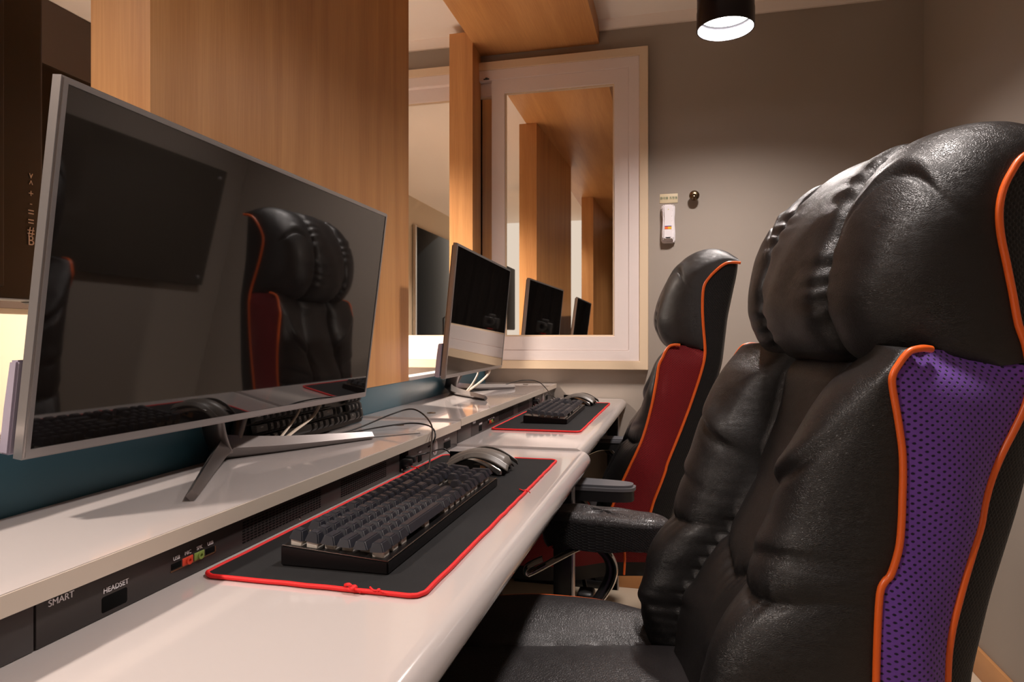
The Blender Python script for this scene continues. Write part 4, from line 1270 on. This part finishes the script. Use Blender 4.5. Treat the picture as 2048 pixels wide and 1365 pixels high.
    for lp in (loop, loopn):
        tube('seat_piping', lp[::2] + [lp[-1]], 0.0034, M['orange'], t, 10, n=2)
        r0 = lp[2]
        tube('seat_piping', [lp[8], lp[8] + Vector((0.020, 0, -0.03)), lp[8] + Vector((0.032, 0, -0.075)), lp[8] + Vector((0.030, 0, -0.135))], 0.0034, M['orange'], t, 10, n=4)
        def sidef(u, v, lp=lp):
            x = u * (len(lp) - 1); i = min(int(x), len(lp) - 2); k = x - i
            p = lp[i].lerp(lp[i + 1], k)
            out = 1 + 0.03 * math.sin(PI * v) - 0.10 * v
            return Vector((p.x, p.y * out, p.z - 0.140 * v + (0.03 * v if p.z < 0.5 else 0)))
        grid('seat_side', sidef, 60, 10, side_mat, t, uvfn=lambda u, v, p: (p[0] + p[1] * 0.5, p[2]))
    prb = [(-(a), b * 0.88) for a, b in ob] + [(-(a), -b * 0.88) for a, b in ob[::-1]]
    bm = bmesh.new(); add_prism(bm, prb, 'Z', ZT - 0.150, ZT - 0.057); from_bm('seat_base', bm, M['blackrough'], t, angle=40)

    # ---- mechanism, column, five-star base with casters
    ca = 0.40
    bm = bmesh.new()
    add_box(bm, -ca - 0.11, -ca + 0.11, -0.07, 0.07, ZT - 0.185, ZT - 0.149, 0.006)
    from_bm('tilt_mechanism', bm, M['blackmetal'], t, angle=40)
    bm = bmesh.new()
    add_tube(bm, smooth_path([(-ca + 0.05, -0.05, ZT - 0.165), (-ca + 0.07, -0.16, ZT - 0.168), (-ca + 0.09, -0.24, ZT - 0.185)], 5), 0.006, 8)
    add_box(bm, -ca + 0.07, -ca + 0.115, -0.295, -0.235, ZT - 0.20, ZT - 0.168, 0.008)
    from_bm('tilt_lever', bm, M['black'], t, angle=50)
    lathe('gas_column', [(0.0, 0.06), (0.026, 0.06), (0.026, 0.20), (0.0145, 0.205), (0.0145, ZT - 0.183), (0, ZT - 0.183)], M['chrome'], t, 24, (-ca, 0, 0))
    bs = lathe('star_base', [(0.0, 0.055), (0.042, 0.055), (0.045, 0.085), (0.032, 0.12), (0.027, 0.13), (0, 0.13)], M['black'], t, 30, (-ca, 0, 0))
    for k in range(5):
        an = R(20 + 72 * k)
        dx, dy = math.cos(an), math.sin(an)
        bm = bmesh.new()
        add_tube(bm, [(-ca + dx * 0.02, dy * 0.02, 0.095), (-ca + dx * 0.16, dy * 0.16, 0.088), (-ca + dx * 0.30, dy * 0.30, 0.070)], [1.0, 0.85, 0.6], 10, flat=(0.022, 0.030))
        leg = from_bm('star_leg', bm, M['black'], t, angle=50)
        cx, cy = -ca + dx * 0.30, dy * 0.30
        bm = bmesh.new()
        add_lathe(bm, [(0, -0.021), (0.024, -0.021), (0.0275, -0.017), (0.0275, -0.004), (0.02, -0.003), (0.02, 0.003), (0.0275, 0.004), (0.0275, 0.017), (0.024, 0.021), (0, 0.021)], 22, (0, 0, 0), 'X')
        add_box(bm, -0.006, 0.006, -0.02, 0.006, 0.0, 0.052)
        bm.transform(Matrix.Translation((cx, cy, 0.028)) @ Matrix.Rotation(an + 0.6 * k, 4, 'Z'))
        from_bm('caster', bm, M['blackrough'], leg, angle=40)
    # recline lever hub
    for sd in (-1, 1):
        lathe('recline_hub', [(0, 0), (0.033, 0), (0.036, sd * 0.006), (0.030, sd * 0.018), (0.010, sd * 0.020), (0, sd * 0.016)], M['black'], t, 28, (-0.13, sd * (0.215), 0.47), 'Y')
    # ---- arm rests: (world x, world y, world yaw, length)
    inv = (Matrix.Translation((loc[0], loc[1], 0)) @ Matrix.Rotation(yaw, 4, 'Z')).inverted()
    for (wx, wy, wyaw, side_) in arms:
        p = inv @ Vector((wx, wy, 0)); ry = wyaw - yaw
        TM = Matrix.Translation((p.x, p.y, 0.650)) @ Matrix.Rotation(ry, 4, 'Z')
        Lh, Wh = 0.135, 0.046
        def outline(sc1=1.0):
            pts = []
            for k in range(40):
                an = 2 * PI * k / 40
                c, s_ = math.cos(an), math.sin(an)
                x = Lh * sc1 * math.copysign(abs(c) ** 0.55, c); y = Wh * sc1 * math.copysign(abs(s_) ** 0.6, s_)
                y *= 1 - 0.14 * (x / Lh)
                pts.append((x, y))
            return pts
        if covered:
            def cov(u, v):
                an = 2 * PI * u; c, s_ = math.cos(an), math.sin(an)
                x = Lh * math.copysign(abs(c) ** 0.6, c); y = (Wh + 0.006) * math.copysign(abs(s_) ** 0.65, s_) * (1 - 0.10 * (x / Lh))
                if v < 0.5:      # skirt
                    k = v / 0.5
                    zz = -0.062 + 0.052 * k; f = 0.90 + 0.10 * k + 0.020 * math.sin(u * 70) * (1 - k) * 0.8
                    return TM @ Vector((x * f, y * f, zz))
                k = (v - 0.5) / 0.5
                zz = -0.010 + 0.012 * math.sin(PI / 2 * min(1, k * 2.2)) + 0.003 * math.sin(x * 60) * k
                f = 1 - k ** 1.6
                return TM @ Vector((x * f, y * f, zz))
            pad = grid('armrest_pad', cov, 80, 30, M['cover_top'], t)
            def skirt(u, v):
                an = 2 * PI * u; c, s_ = math.cos(an), math.sin(an)
                x = Lh * math.copysign(abs(c) ** 0.6, c); y = (Wh + 0.006) * math.copysign(abs(s_) ** 0.65, s_) * (1 - 0.10 * (x / Lh))
                zz = -0.066 + 0.052 * v + 0.004 * math.sin(u * 40) * (1 - v) + (0.006 * (1 - v) * math.cos(an))
                f = 0.91 + 0.10 * v ** 0.7 + 0.016 * math.sin(u * 63 + v * 3) * (1 - v)
                return TM @ Vector((x * f + 0.0, y * f, zz))
            grid('armrest_cover', skirt, 96, 12, M['shell'], pad, uvfn=lambda u, v, p: (u * 0.62, v * 0.07))
            bm = bmesh.new(); add_prism(bm, outline(0.90), 'Z', -0.060, -0.055); bm.transform(TM)
            from_bm('armrest_underside', bm, M['blackrough'], pad, angle=40)
        else:
            bm = bmesh.new(); add_prism(bm, outline(), 'Z', -0.014, 0.0)
            bmesh.ops.recalc_face_normals(bm, faces=bm.faces[:])
            bmesh.ops.bevel(bm, geom=[e for e in bm.edges if abs(e.verts[0].co.z) < 1e-6 and abs(e.verts[1].co.z) < 1e-6], offset=0.006, segments=4, affect='EDGES')
            bm.transform(TM)
            pad = from_bm('armrest_pad', bm, M['pad_grey'], t, angle=50)
            bm = bmesh.new(); add_prism(bm, outline(0.97), 'Z', -0.040, -0.0135); bm.transform(TM)
            from_bm('armrest_underside', bm, M['black'], pad, angle=40)
        # polished strap: from under the pad round the back and under the seat
        z0 = 0.650 - (0.062 if covered else 0.040)
        ys = p.y - side_ * 0.012
        o_ = -0.066
        loopp = [(p.x + o_ - 0.060, ys, z0 - 0.030), (p.x + o_ - 0.092, ys, z0 - 0.046), (p.x + o_ - 0.088, ys, z0 - 0.060), (p.x + o_ - 0.03, ys, z0 - 0.030), (p.x + o_ + 0.02, ys, z0 - 0.006), (p.x + o_ + 0.060, ys, z0 - 0.004), (p.x + o_ + 0.084, ys, z0 - 0.030), (p.x + o_ + 0.088, ys, z0 - 0.064), (p.x + o_ + 0.066, ys - side_ * 0.005, z0 - 0.105), (p.x + o_ + 0.02, ys - side_ * 0.04, z0 - 0.140), (p.x + o_ - 0.01, ys - side_ * 0.10, z0 - 0.165), (p.x + o_ - 0.02, ys - side_ * 0.20, ZT - 0.155)]
        bm = bmesh.new(); add_tube(bm, smooth_path(loopp, 8), 1.0, 12, flat=(0.0052, 0.015), up=(1, 0, 0))
        from_bm('armrest_strap', bm, M['chrome'], t, angle=50)
        loop2 = [(q[0] - 0.012, q[1], q[2] + 0.0) for i, q in enumerate(loopp[5:-1])]
        bm = bmesh.new(); add_tube(bm, smooth_path(loop2, 8), 1.0, 10, flat=(0.0075, 0.0125), up=(1, 0, 0))
        from_bm('armrest_strap_lining', bm, M['black'], t, angle=50)
    return t

make_chair('big black leather gaming chair with purple mesh side and orange piping in the foreground', (0.267, 1.034), R(15), PT1, FT1, 0.0, M['purple'],
           [(-0.150, 1.395, R(-9), 1), (0.10, 0.52, R(15), -1)], covered=True)
make_chair('black leather gaming chair with dark red mesh side, standing by the window wall', (0.065, 2.09), 0.0, PT2, FT2, 0.22, M['wine'],
           [(-0.235, 1.690, R(-4), -1), (-0.235, 2.46, 0.0, 1)], plump=0.3, ZT=0.492)
